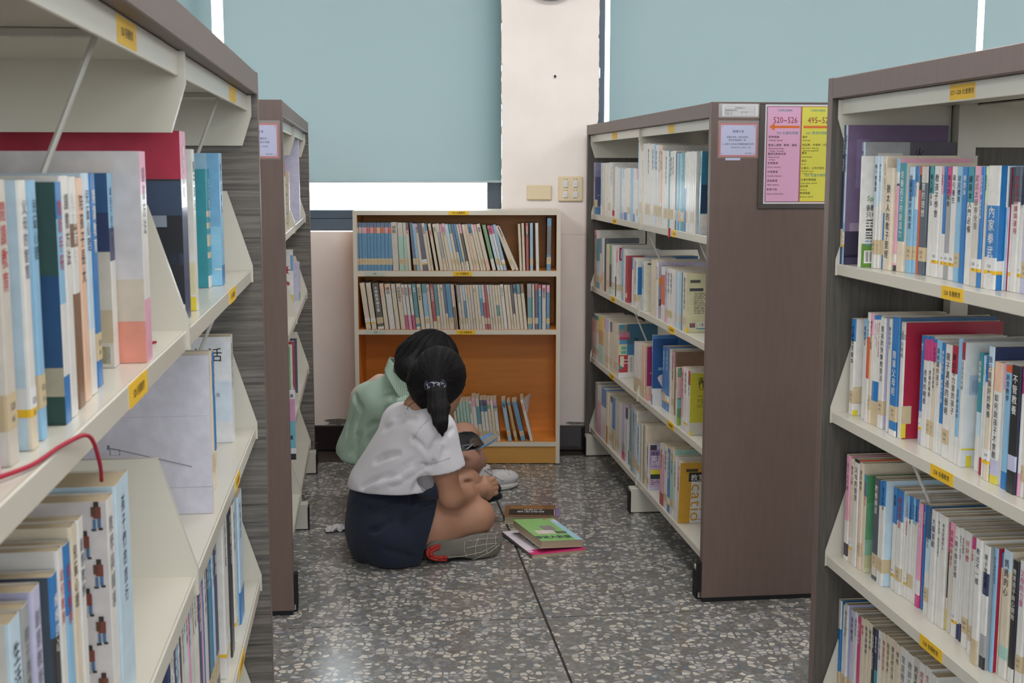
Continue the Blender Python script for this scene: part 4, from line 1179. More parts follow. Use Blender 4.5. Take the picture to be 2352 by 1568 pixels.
def X_greenpink(r, T, D, H, g): near_face(r, T, H, g, [(0, D, H * .84, H, '6f9a72'), (0, D, H * .48, H * .84, 'cdaea6'), (0, D, H * .14, H * .48, '5f9168'), (0, .03, H * .3, H * .45, '6fb4aa'), (0, D, 0, H * .14, '8aa84a'), (.01, .04, H * .97, H, 'b5392f')])
def X_essay(r, T, D, H, g):
    near_face(r, T, H, g, [(0, .13, 0, H, 'bdb9ae'), (0, .13, H * .3, H * .97, 'b3ab2c'), (.0, .06, H * .2, H * .3, 'b3ab2c'), (.05, .075, H * .84, H * .94, 'd0cfcf'), (.058, .07, H * .86, H * .9, '33343a'), *textlines(.024, .07, H * .55, H * .64, 4, '6a6a2c'), *textlines(.024, .07, H * .44, H * .52, 4, '6a6a2c'), *barcode(.045, .09, H * .07, H * .13), (.03, .045, H * .71, H * .725, 'b84a2a'), (0, .008, 0, .014, 'y')])
    near_text(r, T, g, [('滿分', .025, H * .83, .018), ('作文', .025, H * .745, .027)], 'k')
def X_english(r, T, D, H, g):
    near_face(r, T, H, g, [(.004, .07, H * .5, H * .87, '9a86b0'), (.004, .07, H * .06, H * .5, 'b4a4be'), (.008, .05, H * .24, H * .44, 'd0c83a'), (.008, .05, H * .24, H * .34, '2a3a2e'), *textlines(.01, .045, H * .12, H * .2, 3, '7a2a5a'), (.006, .03, H * .86, H * .97, '3a3a40')])
    near_text(r, T, g, [('精彩', .008, H * .75, .017)], 'k'); near_text(r, T, g, [('英語', .008, H * .62, .026), ('20個', .008, H * .53, .017)], 'w')
def X_cation(r, T, D, H, g):
    near_face(r, T, H, g, [(0, .04, 0, H, 'c0912c'), (.04, D, 0, H, 'd3d1d2'), (.03, D, H * .84, H, 'c9992f'), (.03, .085, H * .69, H * .84, '222226'), (.02, .06, H * .85, H * .9, '4a4030'), (.075, .11, H * .6, H * .64, 'c24a3a'), (.05, .1, H * .05, H * .06, 'c24a3a')])
    near_text(r, T, g, [('教室', .036, H * .71, .025)], 'w')
    m = MB()
    hline(m, 'cation', (T + .0012, .041, H * .66), (0, 0, -1), (0, 1, 0), .056, 0, stretch=1.15)
    m.build('cover_lettering', simple('ochre_print', 'c0912c', .6, .3), r, fix=False)
def X_seaglass(r, T, D, H, g): near_face(r, T, H, g, [(0, D, 0, H, '1f4c78'), (0, D, H * .62, H, '2c4f4c'), (.0, D, 0, H * .2, '23443f'), (.03, .06, H * .72, H * .8, 'b4b29c'), (0, .03, H * .12, H * .24, 'a8a28c'), (0, .014, .0, .02, 'y'), (.05, .09, H * .3, H * .5, '2d679a')])
def X_navytop(r, T, D, H, g): near_face(r, T, H, g, [(0, D, 0, H, 'c9c2b4'), (0, D, H * .60, H * .80, '26365c'), (0, D, H * .80, H, '2b5480'), (.02, .03, H * .1, H * .43, 'a52538'), (0, .03, H * .13, H * .3, 'bfae90'), (.004, .014, .004, .022, 'y'), (.0, .012, H * .17, H * .2, '55504c')])
def X_sunset(r, T, D, H, g):
    near_face(r, T, H, g, [(0, D, 0, H, 'c9c5c6'), (0, D, 0, H * .2, 'd07a48'), (0, .03, 0, H * .2, 'd78c78'), (0, D, H * .2, H * .4, 'c4b8a8'), (.035, .07, H * .42, H * .5, 'c9b44a'), (.035, .06, H * .52, H * .62, 'c6bd72'), (.03, .055, H * .2, H * .225, 'b0232e')])
def X_redblack(r, T, D, H, g):
    near_face(r, T, H, g, [(0, D, H * .75, H, 'a52440'), (0, D, 0, H * .75, '1c2029'), (.05, .11, H * .62, H * .74, '6a7280'), (.0, .045, H * .56, H * .74, '33445e'), (.02, .09, H * .5, H * .56, '8a93a2'), (.03, .08, H * .36, H * .44, '4d5a70'), (.0, .04, H * .3, H * .36, '5f6c82'), (.06, .12, H * .12, H * .2, '3f4a5c'), (0, .022, H * .04, H * .09, 'c9b9b4')])
    near_text(r, T, g, [('Japan', .10, H * .82, .014)], 'w')
def X_blackbook(r, T, D, H, g): near_face(r, T, H, g, [(0, D, 0, H, '23242a'), (0, .012, 0, H, 'd8d6d2'), (0, .02, H * .1, H * .3, 'd6d0a8'), (.0, .01, 0, .02, 'y')])
def X_bluegloss(r, T, D, H, g): near_face(r, T, H, g, [(0, D, 0, H, '6fa6cc'), (0, D, 0, H * .45, '86bddc'), (.02, D, H * .78, H, '8fb9d2'), (0, .012, .03, H * .12, 'd6d6d2')])
def X_hikers(r, T, D, H, g):
    near_face(r, T, H, g, [(0, D, 0, H, 'cbc6c6'), (0, .018, 0, .03, 'y')])
    rec = []
    for i in range(8):
        y, z = (.0085 if i % 2 else .0195), H * (.06 + .118 * i)
        rec += [(y - .0022, y + .0022, z + .0215, z + .0265, '3a2a22'), (y - .0038, y + .0030, z + .0105, z + .0215, '7a3f34'), (y + .0008, y + .0048, z + .0125, z + .0215, '5a3a2a'), (y - .0036, y - .0006, z + .0022, z + .0108, '4a6f96'), (y + .0008, y + .0034, z + .0008, z + .0100, '4a6f96'), (y - .0052, y - .0014, z, z + .0022, '2a2624'), (y + .0006, y + .0048, z - .0008, z + .0014, '2a2624')]
    near_face(r, T, H, g, rec, 'cover_figure_print', .0009)
def X_bigalbum(r, T, D, H, g):
    near_face(r, T, H, g, [(0, D, 0, H, 'c2c1ce'), (0, D, H * .62, H * .6215, '8a8894'), (.0, .09, H * .17, H * .172, '8a8894'), (.135, .15, H * .385, H * .387, '7a7884'), (.135, .15, H * .42, H * .422, '7a7884'), (.135, .1365, H * .385, H * .42, '7a7884'), (.149, .1505, H * .385, H * .42, '7a7884'), (.15, .154, H * .42, H * .45, '6d7288')])
    m = MB()
    a, b = (-.0012, .03, H * .30), (-.0012, .15, H * .43)
    m.add([a, b, (b[0], b[1], b[2] + .0012), (a[0], a[1], a[2] + .0012)], [[0, 1, 2, 3]]); m.build('cover_lettering', INK['s'], r, fix=False)
def X_huo(r, T, D, H, g):
    near_face(r, T, H, g, [(0, D, 0, H, 'c3cfdc'), (0, D, H * .58, H, 'd3d6da'), (0, D, 0, H * .2, 'd2d2d6')])
    near_text(r, T, g, [('生活', .072, H * .78, .0285)], 'k')
    near_text(r, T, g, [('活', .030, H * .44, .008)], 'n')
def X_triangles(r, T, D, H, g):
    near_face(r, T, H, g, [(0, D, 0, H, 'c9bea6')]); m = MB(); x = -.0012
    for i in range(5):
        z = H * (.08 + .17 * i); m.add([(x, .004, z), (x, .05, z), (x, .027, z + H * .1)], [[0, 1, 2]], 0, lin('6f97a6' if i % 2 else '8f8a6a'))
    m.build('cover_lettering', M['print'], r, fix=False)
def X_maple(r, T, D, H, g):
    near_face(r, T, H, g, [(0, D, 0, H, 'd3d2d2'), (.0, .01, H * .6, H * .9, '6f9ac0'), (0, D, 0, .03, 'c8b85a')]); m = MB(); x = -.0014
    for cy, cz, R_ in ((.03, .62, .022), (.05, .48, .02), (.022, .36, .012), (.06, .75, .012), (.045, .25, .011)):
        p = [(x, cy + R_ * (1 if k_ % 2 else .45) * math.cos(2 * math.pi * k_ / 14), H * cz + R_ * (1 if k_ % 2 else .45) * math.sin(2 * math.pi * k_ / 14)) for k_ in range(14)]
        m.add(p, [list(range(14))], 0, lin('9c2a2c'))
    m.build('cover_lettering', M['print'], r, fix=False)
def X_darkphoto(r, T, D, H, g): near_face(r, T, H, -1, [(0, D, 0, H, '24301f'), (.0, .14, H * .6, H * .95, '332a28'), (.04, .1, H * .6, H * .78, '2f4a22'), (.02, .06, H * .3, H * .42, '151516'), (0, .1, 0, H * .2, '2c5236')])

def X_curl(r, T, D, H, g):
    m = MB(); n = 9; V = []
    for i in range(n):
        a = i / (n - 1)
        for q in (0, 1): V.append((T + .001 + .030 * a ** 2 * q + .006 * a, .004 + .085 * a * (1 - .2 * q), H * (.62 + .36 * q) + .012 * a * q))
    m.add(V, [[2 * i, 2 * i + 2, 2 * i + 3, 2 * i + 1] for i in range(n - 1)]); m.build('curled_cover', M['white'], r, smooth=True)
KEEP = 308
allb = [r for row in ROWS for r in row[2]]
for r in allb:
    if r.get('case'):
        r['area'] = r['T'] * r['H'] * (FPX / 5.45) ** 2
    else:
        d2 = r['u'] ** 2 + ((r['v0'] + r['v1']) / 2) ** 2
        r['area'] = (r['v1'] - r['v0']) * abs(r['u']) / math.sqrt(d2) * r['H'] * FPX ** 2 / d2
        vis = 2.4e-2 if 'x' in r['o'] else 0
        r['area'] += vis * r['H'] * FPX ** 2 / d2
for r in sorted(allb, key=lambda r: -r['area'])[KEEP:]: r['stuff'] = True
tpick = random.Random(5)
for where, group, recs, far_first in ROWS:
    for i, r in enumerate(recs):
        o = r['o']; bs = r['bs']
        MUTE = .30 if r.get('case') else (0.0, .14, 0.0, .14)[r['ri']]
        mc = main_colour(bs)
        title = o.get('t', None)
        Tq = r['T'] if r.get('case') else r['v1'] - r['v0']
        if title is None or (title == '' and Tq > .0065 and r.get('ri', 9) in (0, 2)): title = tpick.choice(POOL) + (' ' + tpick.choice(POOL) if Tq < .014 and tpick.random() < .7 else '')
        tc = o.get('tc') or ('w' if mc in DARK else tpick.choice('kkknsr'))
        stuff = r.get('stuff', False)
        ts = float(o['ts']) if 'ts' in o else None; tz = float(o['tz']) if 'tz' in o else None
        if r.get('case'):
            lm = 'from the near end'
            label = '%s, %s from left end, %s' % (desc(bs, r['T'], r['H']), ORD[i + 1], where)
            side = bands(o.get('c', mc)); ex = o.get('x')
            extra = (lambda rt, T, D, H, f=globals()['X_' + ex]: f(rt, T, D, H, 1)) if ex else None
            lean = r['lean']
            D = min(.15, r['H'] * .72) if not ex else .17
            if lean >= 0: loc = (r['x'], r['y'], r['z'])
            else: loc = (r['x'], r['y'], r['z'] + r['T'] * math.sin(-lean))
            place_book(r['T'], D, r['H'], loc, 0, -lean, bs, side, r['lab'], title, tc, label, group, stuff, ts, tz, extra)
        else:
            s = r['s']; T = r['v1'] - r['v0'] - .0004
            label = '%s, %s from far end, %s' % (desc(bs, T, r['H']), ORD[i + 1], where)
            side = bands(o.get('c', mc)); ex = o.get('x'); sg = s
            extra = (lambda rt, T, D, H, f=globals()['X_' + ex], g=sg: f(rt, T, D, H, g)) if ex else None
            D = float(o.get('D', 0)) or r['H'] * .68
            D = min(D, .245 - max(0, (s * r['u'] - s * w2uv(RACKS[r['ri']][0].location)[0]) - .025) * .9)
            lean = math.radians(float(o.get('lean', 0)))
            if s > 0: p = uv2w(r['u'], r['v1'], r['z'] + (T * math.sin(lean) if lean > 0 else 0)); rz = ANG - math.pi / 2
            else: p = uv2w(r['u'], r['v0'], r['z']); rz = ANG + math.pi / 2
            place_book(T, D, r['H'], p, rz, lean, bs, side, r['lab'], title, tc, label, group, stuff, ts, tz, extra)
if STUFF.v:
    so = STUFF.build('books_too_thin_to_pick_apart', M['book'], fix=False)
    tag(so, 'thin booklets and slim volumes filling the rack with the notice board and low bookcase', 'books', None, 'stuff')

# ---- books lying on the floor
def lying(P, ex, ey, T, D, H, bs, side, label, z=0.0):
    """P: floor point of the spine's foot; ex: way from spine to fore edge, ey: way from foot to head"""
    X, Y = Vector((*ex, 0)).normalized(), Vector((*ey, 0)).normalized()
    place_book.last = None
    root = place_book(T, D, H, (0, 0, 0), 0, 0, bs, side, '-', '', 'k', label, 'books lying on the floor')
    m = Matrix.Identity(4)
    up = X.cross(Y)                                    # local x (thickness) = y x z
    for i in range(3):
        m[i][0] = up[i]; m[i][1] = X[i]; m[i][2] = Y[i]
    m.translation = Vector((P[0], P[1], z + (T if up.z < 0 else 0)))
    root.matrix_world = m
    return root, (1 if up.z > 0 else -1)
def fl(x, y, z=0.0):
    d = ray(x, y); t = (z - CAM_H) / d[2]; return Vector((d[0] * t, d[1] * t))
# brown book: page edges face the reader, lettering upside down
a, b = fl(1158, 1203), fl(1285, 1204)
ex_ = (b - a).normalized(); back = Vector((-ex_.y, ex_.x)); Db = .150
P = b + back * Db      # spine runs along the far side, foot at its right end
r_, sg = lying(P, -back, -ex_, .030, Db, (b - a).length, bands('d'), bands('d'), 'thick brown book lying alone on the floor, dark title panel upside down')
hL = (b - a).length
near_face(r_, .030, hL, sg, [(0, Db, 0, hL, '7d5530'), (.0, Db, 0, hL * .07, '7f6b9c'), (.01, .05, hL * .3, hL * .9, '8f6536'), (.055, .135, hL * .1, hL * .92, '2c221c'), (.06, .14, hL * .085, hL * .1, 'b9a6b0'), (.05, .058, hL * .35, hL * .84, '8a8a2c'), (.11, .12, hL * .09, hL * .34, 'a9a7b4'), (.015, .03, hL * .02, hL * .06, 'b79a4a')])
m = MB(); xx = .0318 if sg > 0 else -.0018
hline(m, '你的生命', (xx, .103, hL * .27), (0, 0, 1), (0, -1, 0), .026); hline(m, '不可錯過！', (xx, .073, hL * .30), (0, 0, 1), (0, -1, 0), .018)
m.build('cover_lettering', INK['w'], r_, fix=False)
# white and pink magazine with a black spine along its near left edge
A, F, R_ = fl(1156, 1230), fl(1222, 1283), fl(1347, 1267)
eyv = (A - F); exv = (R_ - F)
r_, sg = lying(F, exv, eyv, .012, exv.length, eyv.length, bands('k'), bands('w'), 'white magazine with pink foot on the floor, under the green book')
Hm, Dm = eyv.length, exv.length
near_face(r_, .012, Hm, sg, [(0, Dm, 0, Hm, 'd6ccd4'), (0, Dm, 0, Hm * .2, 'c22f68'), (.0, .02, Hm * .1, Hm * .2, 'd7a8c8'), (.03, .10, Hm * .84, Hm * .88, '55565c'), (.05, .08, Hm * .79, Hm * .82, 'd59ab0'), (.05, .06, Hm * .6, Hm * .64, 'c0604a'), (.045, .06, Hm * .45, Hm * .58, 'b5b7c4'), (.045, .052, Hm * .36, Hm * .4, '5a5c66')])
F2, R2_, B2_ = fl(1247, 1272, .012), fl(1339, 1256, .012), fl(1194, 1228, .012)
exv = F2 - R2_; eyv = B2_ - F2
r_, sg = lying(R2_, exv, eyv, .026, exv.length, eyv.length, bands('l'), bands('f'), 'green paperback lying closed on top of the white magazine', z=.0125)
Hg, Dg = eyv.length, exv.length
near_face(r_, .026, Hg, sg, [(0, Dg, 0, Hg, '86b46a'), (0, Dg * .16, 0, Hg * .9, '9cc4d2'), (0, Dg * .1, Hg * .8, Hg * .95, 'c9c6dc'), (Dg * .3, Dg * .6, Hg * .46, Hg * .66, '8a7f80'), (Dg * .42, Dg * .85, Hg * .3, Hg * .46, 'cfc4be'), (Dg * .12, Dg * .4, Hg * .3, Hg * .4, 'b9b4aa'), (Dg * .14, Dg * .36, Hg * .32, Hg * .38, '55585a'), (Dg * .2, Dg * .3, Hg * .93, Hg * .97, 'b56a4a')])
m = MB(); xx = .0278 if sg > 0 else -.0018
hline(m, '靈魂大探索', (xx, Dg * .18, Hg * .1), (0, 1, 0) , (0, 0, 1), Hg * .13, stretch=.9) if sg < 0 else hline(m, '靈魂大探索', (xx, Dg * .14, Hg * .22), (0, 1, 0), (0, 0, -1), Hg * .13, stretch=.9)
m.build('cover_lettering', INK['n'], r_, fix=False)
# ================================================================== papers on the end panels
M['sheet'] = simple('lavender_sheet', 'bcbfdc', 0.5, 0.4, var=0.02); M['coral'] = simple('coral_border', 'c07f80', 0.5, 0.4, var=0.03)
M['pinkpaper'] = simple('pink_paper', 'd9a6c6', 0.45, 0.4, var=0.02); M['yellowpaper'] = simple('yellow_paper', 'd8d250', 0.45, 0.4, var=0.02)
M['boardframe'] = simple('dark_board_frame', '4c4744', 0.4, 0.4); M['film'] = simple('clear_film', '8b7f7b', 0.15, 0.6, var=0.02)
INK['plum'] = simple('ink_plum', '6f2a52', .5, .3, var=0); INK['claret'] = simple('ink_claret', '8e2430', .5, .3, var=0)
def paper(name, u, v, z, label, cat, group=None):
    o = empty(name, uv2w(u, v, z), ANG); tag(o, label, cat, group); return o
def flat(par, name, x0, x1, z0, z1, y, mat, th=.0005):
    return MB().box((x0, y - th, z0), (x1, y, z1)).build(name, mat, par)
def text(par, lines, ink, y, name='lettering'):
    """lines: (string, x, z, size, stretch, centred)"""
    m = MB()
    for s, x, z, sz, st, c in lines: hline(m, s, (x, y, z), (1, 0, 0), (0, 0, 1), sz, 0, c, st)
    return m.build(name, ink, par, fix=False)
VP = 3.548
# small table of opening details
n1 = paper('notice', 1.031, VP, 1.446, 'small white printed slip in a clear sleeve, top corner of the end panel', 'notice')
flat(n1, 'sleeve', -.010, .112, -.004, .036, -.0002, M['film']); flat(n1, 'sheet', 0, .107, 0, .034, -.0009, M['white'])
m = MB()
for z in (.003, .009, .0145, .0205, .027): m.box((.008, -.0018, z), (.097, -.0015, z + .0006))
for x in (.008, .0965): m.box((x, -.0018, .003), (x + .0006, -.0015, .0276))
m.box((.057, -.0018, .003), (.0576, -.0015, .0145)); m.build('ruling', INK['s'], n1)
text(n1, [('新到圖書館公告', .052, .022, .0045, .9, True), ('閱讀推廣活動 週末', .010, .0158, .0045, .9, False), ('週六日 上午', .010, .0103, .004, .9, False), ('下午 三樓', .059, .0103, .004, .9, False), ('兒童室 二樓', .010, .0045, .004, .9, False)], INK['s'], -.0019)
def share_note(u, v, z, lines, label):
    n = paper('notice', u, v, z, label, 'notice', 'lavender reading notes on the end panels')
    flat(n, 'sleeve', -.004, .118, -.004, .103, -.0002, M['film']); flat(n, 'border', 0, .113, 0, .095, -.0009, M['coral']); flat(n, 'sheet', .005, .108, .005, .090, -.0014, M['sheet'])
    text(n, lines, INK['n'], -.0020)
    for x in (.009, .104):
        for zz in (.009, .086): MB().tube([(x, -.0018, zz), (x, -.0023, zz)], .0012, 8).build('pin', INK['k'], n)
    return n
share_note(1.024, VP, 1.331, [('閱讀分享', .056, .069, .0085, 1, True), ('身體沒有病，但是沒有路，', .056, .054, .006, .95, True), ('我們常常困處在一隅，', .056, .0455, .006, .95, True), ('人人都可以為自己的樓裡造軟的世界', .056, .034, .0062, .95, True), ('摘錄自書中好句，值得深思，共勉之', .066, .025, .0042, .9, True), ('社頭鄉立圖書館', .087, .009, .0034, .9, True)], 'lavender handwritten-style note in coral border, below the small white slip')
share_note(-.3385, 3.585, 1.327, [('閱讀分享', .056, .069, .0085, 1, True), ('閱讀不只是一種信念，', .056, .051, .0066, .95, True), ('也是一種對孩子的愛', .060, .041, .0066, .95, True), ('摘錄自書中好句，值得深思', .062, .030, .0042, .9, True), ('社頭鄉立圖書館', .087, .009, .0034, .9, True)], 'lavender note in coral border on the far left rack, half hidden')
MB().box((.02, -.0014, -.010), (.064, -.0010, -.003)).build('tape_strip', M['sheet'], bpy.data.objects['notice.001'])
# the big notice board
nb = paper('notice_board', 1.142, VP, 1.182, 'dark-framed shelf guide with pink and yellow panels of class numbers', 'sign')
m = MB(); Wb, Hb = .252, .302
m.box((0, -.006, 0), (Wb, -.0002, .014), bev=.001); m.box((0, -.006, Hb - .003), (Wb, -.0002, Hb), bev=.001); m.box((0, -.006, .014), (.016, -.0002, Hb - .003), bev=.001); m.box((Wb - .016, -.006, .014), (Wb, -.0002, Hb - .003), bev=.001)
m.box((.004, -.002, .004), (Wb - .004, -.0002, Hb - .004)); m.build('frame', M['boardframe'], nb)
flat(nb, 'sheet', .016, Wb - .010, .012, .300, -.0021, M['white'])
def guide(x0, x1, border, mat, name):
    z0, z1 = .019, .293
    flat(nb, name + '_border', x0, x1, z0, z1, -.0028, border); flat(nb, name, x0 + .0016, x1 - .0016, z0 + .0016, z1 - .0016, -.0034, mat)
guide(.0215, .1235, INK['plum'], M['pinkpaper'], 'pink_panel'); guide(.1245, .2285, INK['r'], M['yellowpaper'], 'yellow_panel')
Y_ = -.0042
text(nb, [('520~526', .0765, .2455, .0245, .80, True), ], INK['claret'], Y_); text(nb, [('495~520', .1795, .2455, .0245, .80, True)], INK['claret'], Y_)
text(nb, [('社頭鄉立圖書館', .0745, .279, .0066, .95, True), ('500 社會科學類', .083, .2135, .0098, .95, True), ('社頭鄉立圖書館', .1735, .279, .0066, .95, True), ('400 應用科學類', .171, .2135, .0098, .95, True), ('500 社會科學類', .171, .0925, .0098, .95, True)], INK['e'], Y_)
text(nb, [('教育總論', .0275, .203, .0080, 1, False), ('(Education；general)', .029, .1945, .0062, .72, False), ('教育心理學；教學；課程', .027, .1795, .0078, 1, False), ('(Educational psychology；', .028, .171, .0062, .72, False), (' Teaching；Curriculum)', .029, .1635, .0062, .72, False), ('教師及師資培育', .0265, .1545, .0078, 1, False), ('(Teachers & their', .027, .146, .0062, .72, False), (' trainings)', .029, .139, .0062, .72, False),
    ('初等教育', .0265, .128, .0080, 1, False), ('(Primary education)', .027, .1175, .0062, .72, False), ('中等教育', .0262, .103, .0080, 1, False), ('(Secondary education)', .0265, .0925, .0062, .72, False), ('高等教育', .026, .0775, .0080, 1, False), ('(Higher education)', .0265, .067, .0062, .72, False), ('教育行政', .0255, .0525, .0080, 1, False), ('(Educational administration)', .026, .041, .0062, .68, False)], INK['k'], Y_)
text(nb, [('會計', .1285, .203, .0078, 1, False), ('(Accounting)', .1285, .1945, .0062, .72, False), ('商品學；市場學；行銷', .1285, .1805, .0078, 1, False), ('(Merchandise；Marketing；', .1285, .172, .0062, .72, False), (' Marketing management)', .130, .165, .0062, .72, False), ('廣告', .128, .1575, .0078, 1, False), ('(Advertisement)', .128, .147, .0062, .72, False), ('商店', .128, .135, .0078, 1, False), ('(Store)', .128, .126, .0062, .72, False),
    ('企業志；公司行號志', .1275, .114, .0078, 1, False), ('(Enterprise record；', .1275, .1062, .0062, .72, False), (' Company record)', .129, .0995, .006, .72, False), ('社會科學總論', .127, .0805, .0078, 1, False), ('(Social sciences；general)', .127, .0715, .0062, .72, False), ('統計學', .1265, .0615, .0078, 1, False), ('(Statistics)', .1265, .0525, .0062, .72, False), ('教育總論', .126, .042, .0078, 1, False), ('(Education；general)', .126, .0325, .0062, .72, False)], INK['k'], Y_)
m = MB(); M['arrow'] = simple('orange_arrow', 'd9722f', .5, .3, var=0)
m.add([(.0285, Y_, .2345), (.045, Y_, .2455), (.045, Y_, .238), (.119, Y_, .238), (.119, Y_, .231), (.045, Y_, .231), (.045, Y_, .2235)], [[0, 1, 2], [0, 2, 5], [0, 5, 6], [2, 3, 4, 5]]); m.build('arrow', M['arrow'], nb, fix=False)
m = MB(); m.add([(.2255, Y_, .2345), (.209, Y_, .2455), (.209, Y_, .238), (.131, Y_, .238), (.131, Y_, .231), (.209, Y_, .231), (.209, Y_, .2235)], [[0, 1, 2], [0, 2, 5], [0, 5, 6], [2, 3, 4, 5]]); m.build('arrow', M['arrow'], nb, fix=False)
MB().tube([(.118, -.0024, .2995), (.118, -.0046, .2995)], .0115, 20).build('holder_tab', M['boardframe'], nb) if False else None

# pink and blue leaflet sticking out of the far left rack, facing the reader
lf = empty('leaflet', uv2w(-.252, 3.63, ZT[2] + .002), ANG); tag(lf, 'pink and light blue leaflet standing face out on the far left rack', 'leaflet')
b_ = MB(); b_.box((0, -.004, 0), (.052, 0, .205)); b_.build('backing', M['white'], lf)
m = MB(); y = -.0046
for x0, x1, z0, z1, c in ((0, .052, .18, .205, 'd4d2d6'), (0, .052, .115, .18, 'c98fb4'), (0, .052, .035, .115, '6fb0c0'), (.026, .044, .06, .072, '33485a'), (.0, .03, .03, .05, 'c6c8cc'), (.0, .052, .0, .018, '25262c'), (.006, .03, .004, .016, 'd4d2d0')):
    y -= .0001; m.add([(x0, y, z0), (x1, y, z0), (x1, y, z1), (x0, y, z1)], [[0, 1, 2, 3]], 0, lin(c))
m.build('printed_front', M['print'], lf, fix=False)
text(lf, [('計畫', .028, .186, .010, 1, False)], INK['k'], -.0056)
# crumpled tissue
r3 = random.Random(11); m = MB(); nx, ny = 14, 9; V = []
for j in range(ny):
    for i in range(nx):
        x = -.045 + .09 * i / (nx - 1); y_ = -.028 + .056 * j / (ny - 1)
        V.append((x + r3.uniform(-.004, .004), y_ + r3.uniform(-.004, .004), max(.001, .016 * math.exp(-(x / .035) ** 2 - (y_ / .02) ** 2) + r3.uniform(-.001, .012) * math.exp(-(x / .05) ** 2))))
m.add(V, [[j * nx + i, j * nx + i + 1, (j + 1) * nx + i + 1, (j + 1) * nx + i] for j in range(ny - 1) for i in range(nx - 1)])
ts = m.build('tissue', simple('tissue_paper', 'c4c2c2', .9, .1), smooth=False); ts.location = (-.632, 4.40, .001); ts.rotation_euler = (0, 0, .35)
so_ = ts.modifiers.new('thickness', 'SOLIDIFY'); so_.thickness = .0008
tag(ts, 'crumpled white tissue on the floor behind the girl in white', 'tissue')
def smooth_path(P, n=5):
    P = [Vector(p) for p in P]; Q = [P[0]] + P + [P[-1]]; out = []
    for i in range(1, len(Q) - 2):
        for k_ in range(n):
            t = k_ / n; a, b, c, d = Q[i - 1], Q[i], Q[i + 1], Q[i + 2]
            out.append(.5 * ((2 * b) + (c - a) * t + (2 * a - 5 * b + 4 * c - d) * t * t + (3 * b - a - 3 * c + d) * t ** 3))
    return out + [P[-1]]
# ribbon bookmarks of the near left rack
m = MB(); pts = [uv2w(-.250, .80, ZT[0] + .004), uv2w(-.226, .86, ZT[0] + .003), uv2w(-.2195, .93, ZT[0] + .0022), uv2w(-.214, .99, ZT[0] - .004), uv2w(-.212, 1.015, ZT[0] - .03), uv2w(-.214, 1.03, ZT[0] - .05)]
rb_ = m.tube(smooth_path(pts), .0017, 6).build('ribbon_bookmark', simple('red_ribbon', '9e2238', .6, .3), smooth=True); tag(rb_, 'long dark red ribbon bookmark hanging over the shelf lip, near left rack', 'ribbon', 'loose ribbon bookmarks')
m = MB(); pts = [uv2w(-.262, 1.44, ZT[0] + .002), uv2w(-.25, 1.47, ZT[0] + .002), uv2w(-.240, 1.485, ZT[0] + .0018)]
rb_ = m.tube(pts, .0016, 6).build('ribbon_bookmark', simple('red_ribbon_end', '8e2234', .6, .3)); tag(rb_, 'short dark red ribbon end lying beside the white sunset book', 'ribbon', 'loose ribbon bookmarks')
m = MB(); pts = [uv2w(-.262, 1.20, ZT[1] + .002), uv2w(-.25, 1.23, ZT[1] + .002), uv2w(-.245, 1.25, ZT[1] + .0018)]
rb_ = m.tube(pts, .0016, 6).build('ribbon_bookmark', simple('tan_ribbon_end', 'bda874', .6, .3)); tag(rb_, 'short tan ribbon end lying on the second shelf beside the pale blue book', 'ribbon', 'loose ribbon bookmarks')
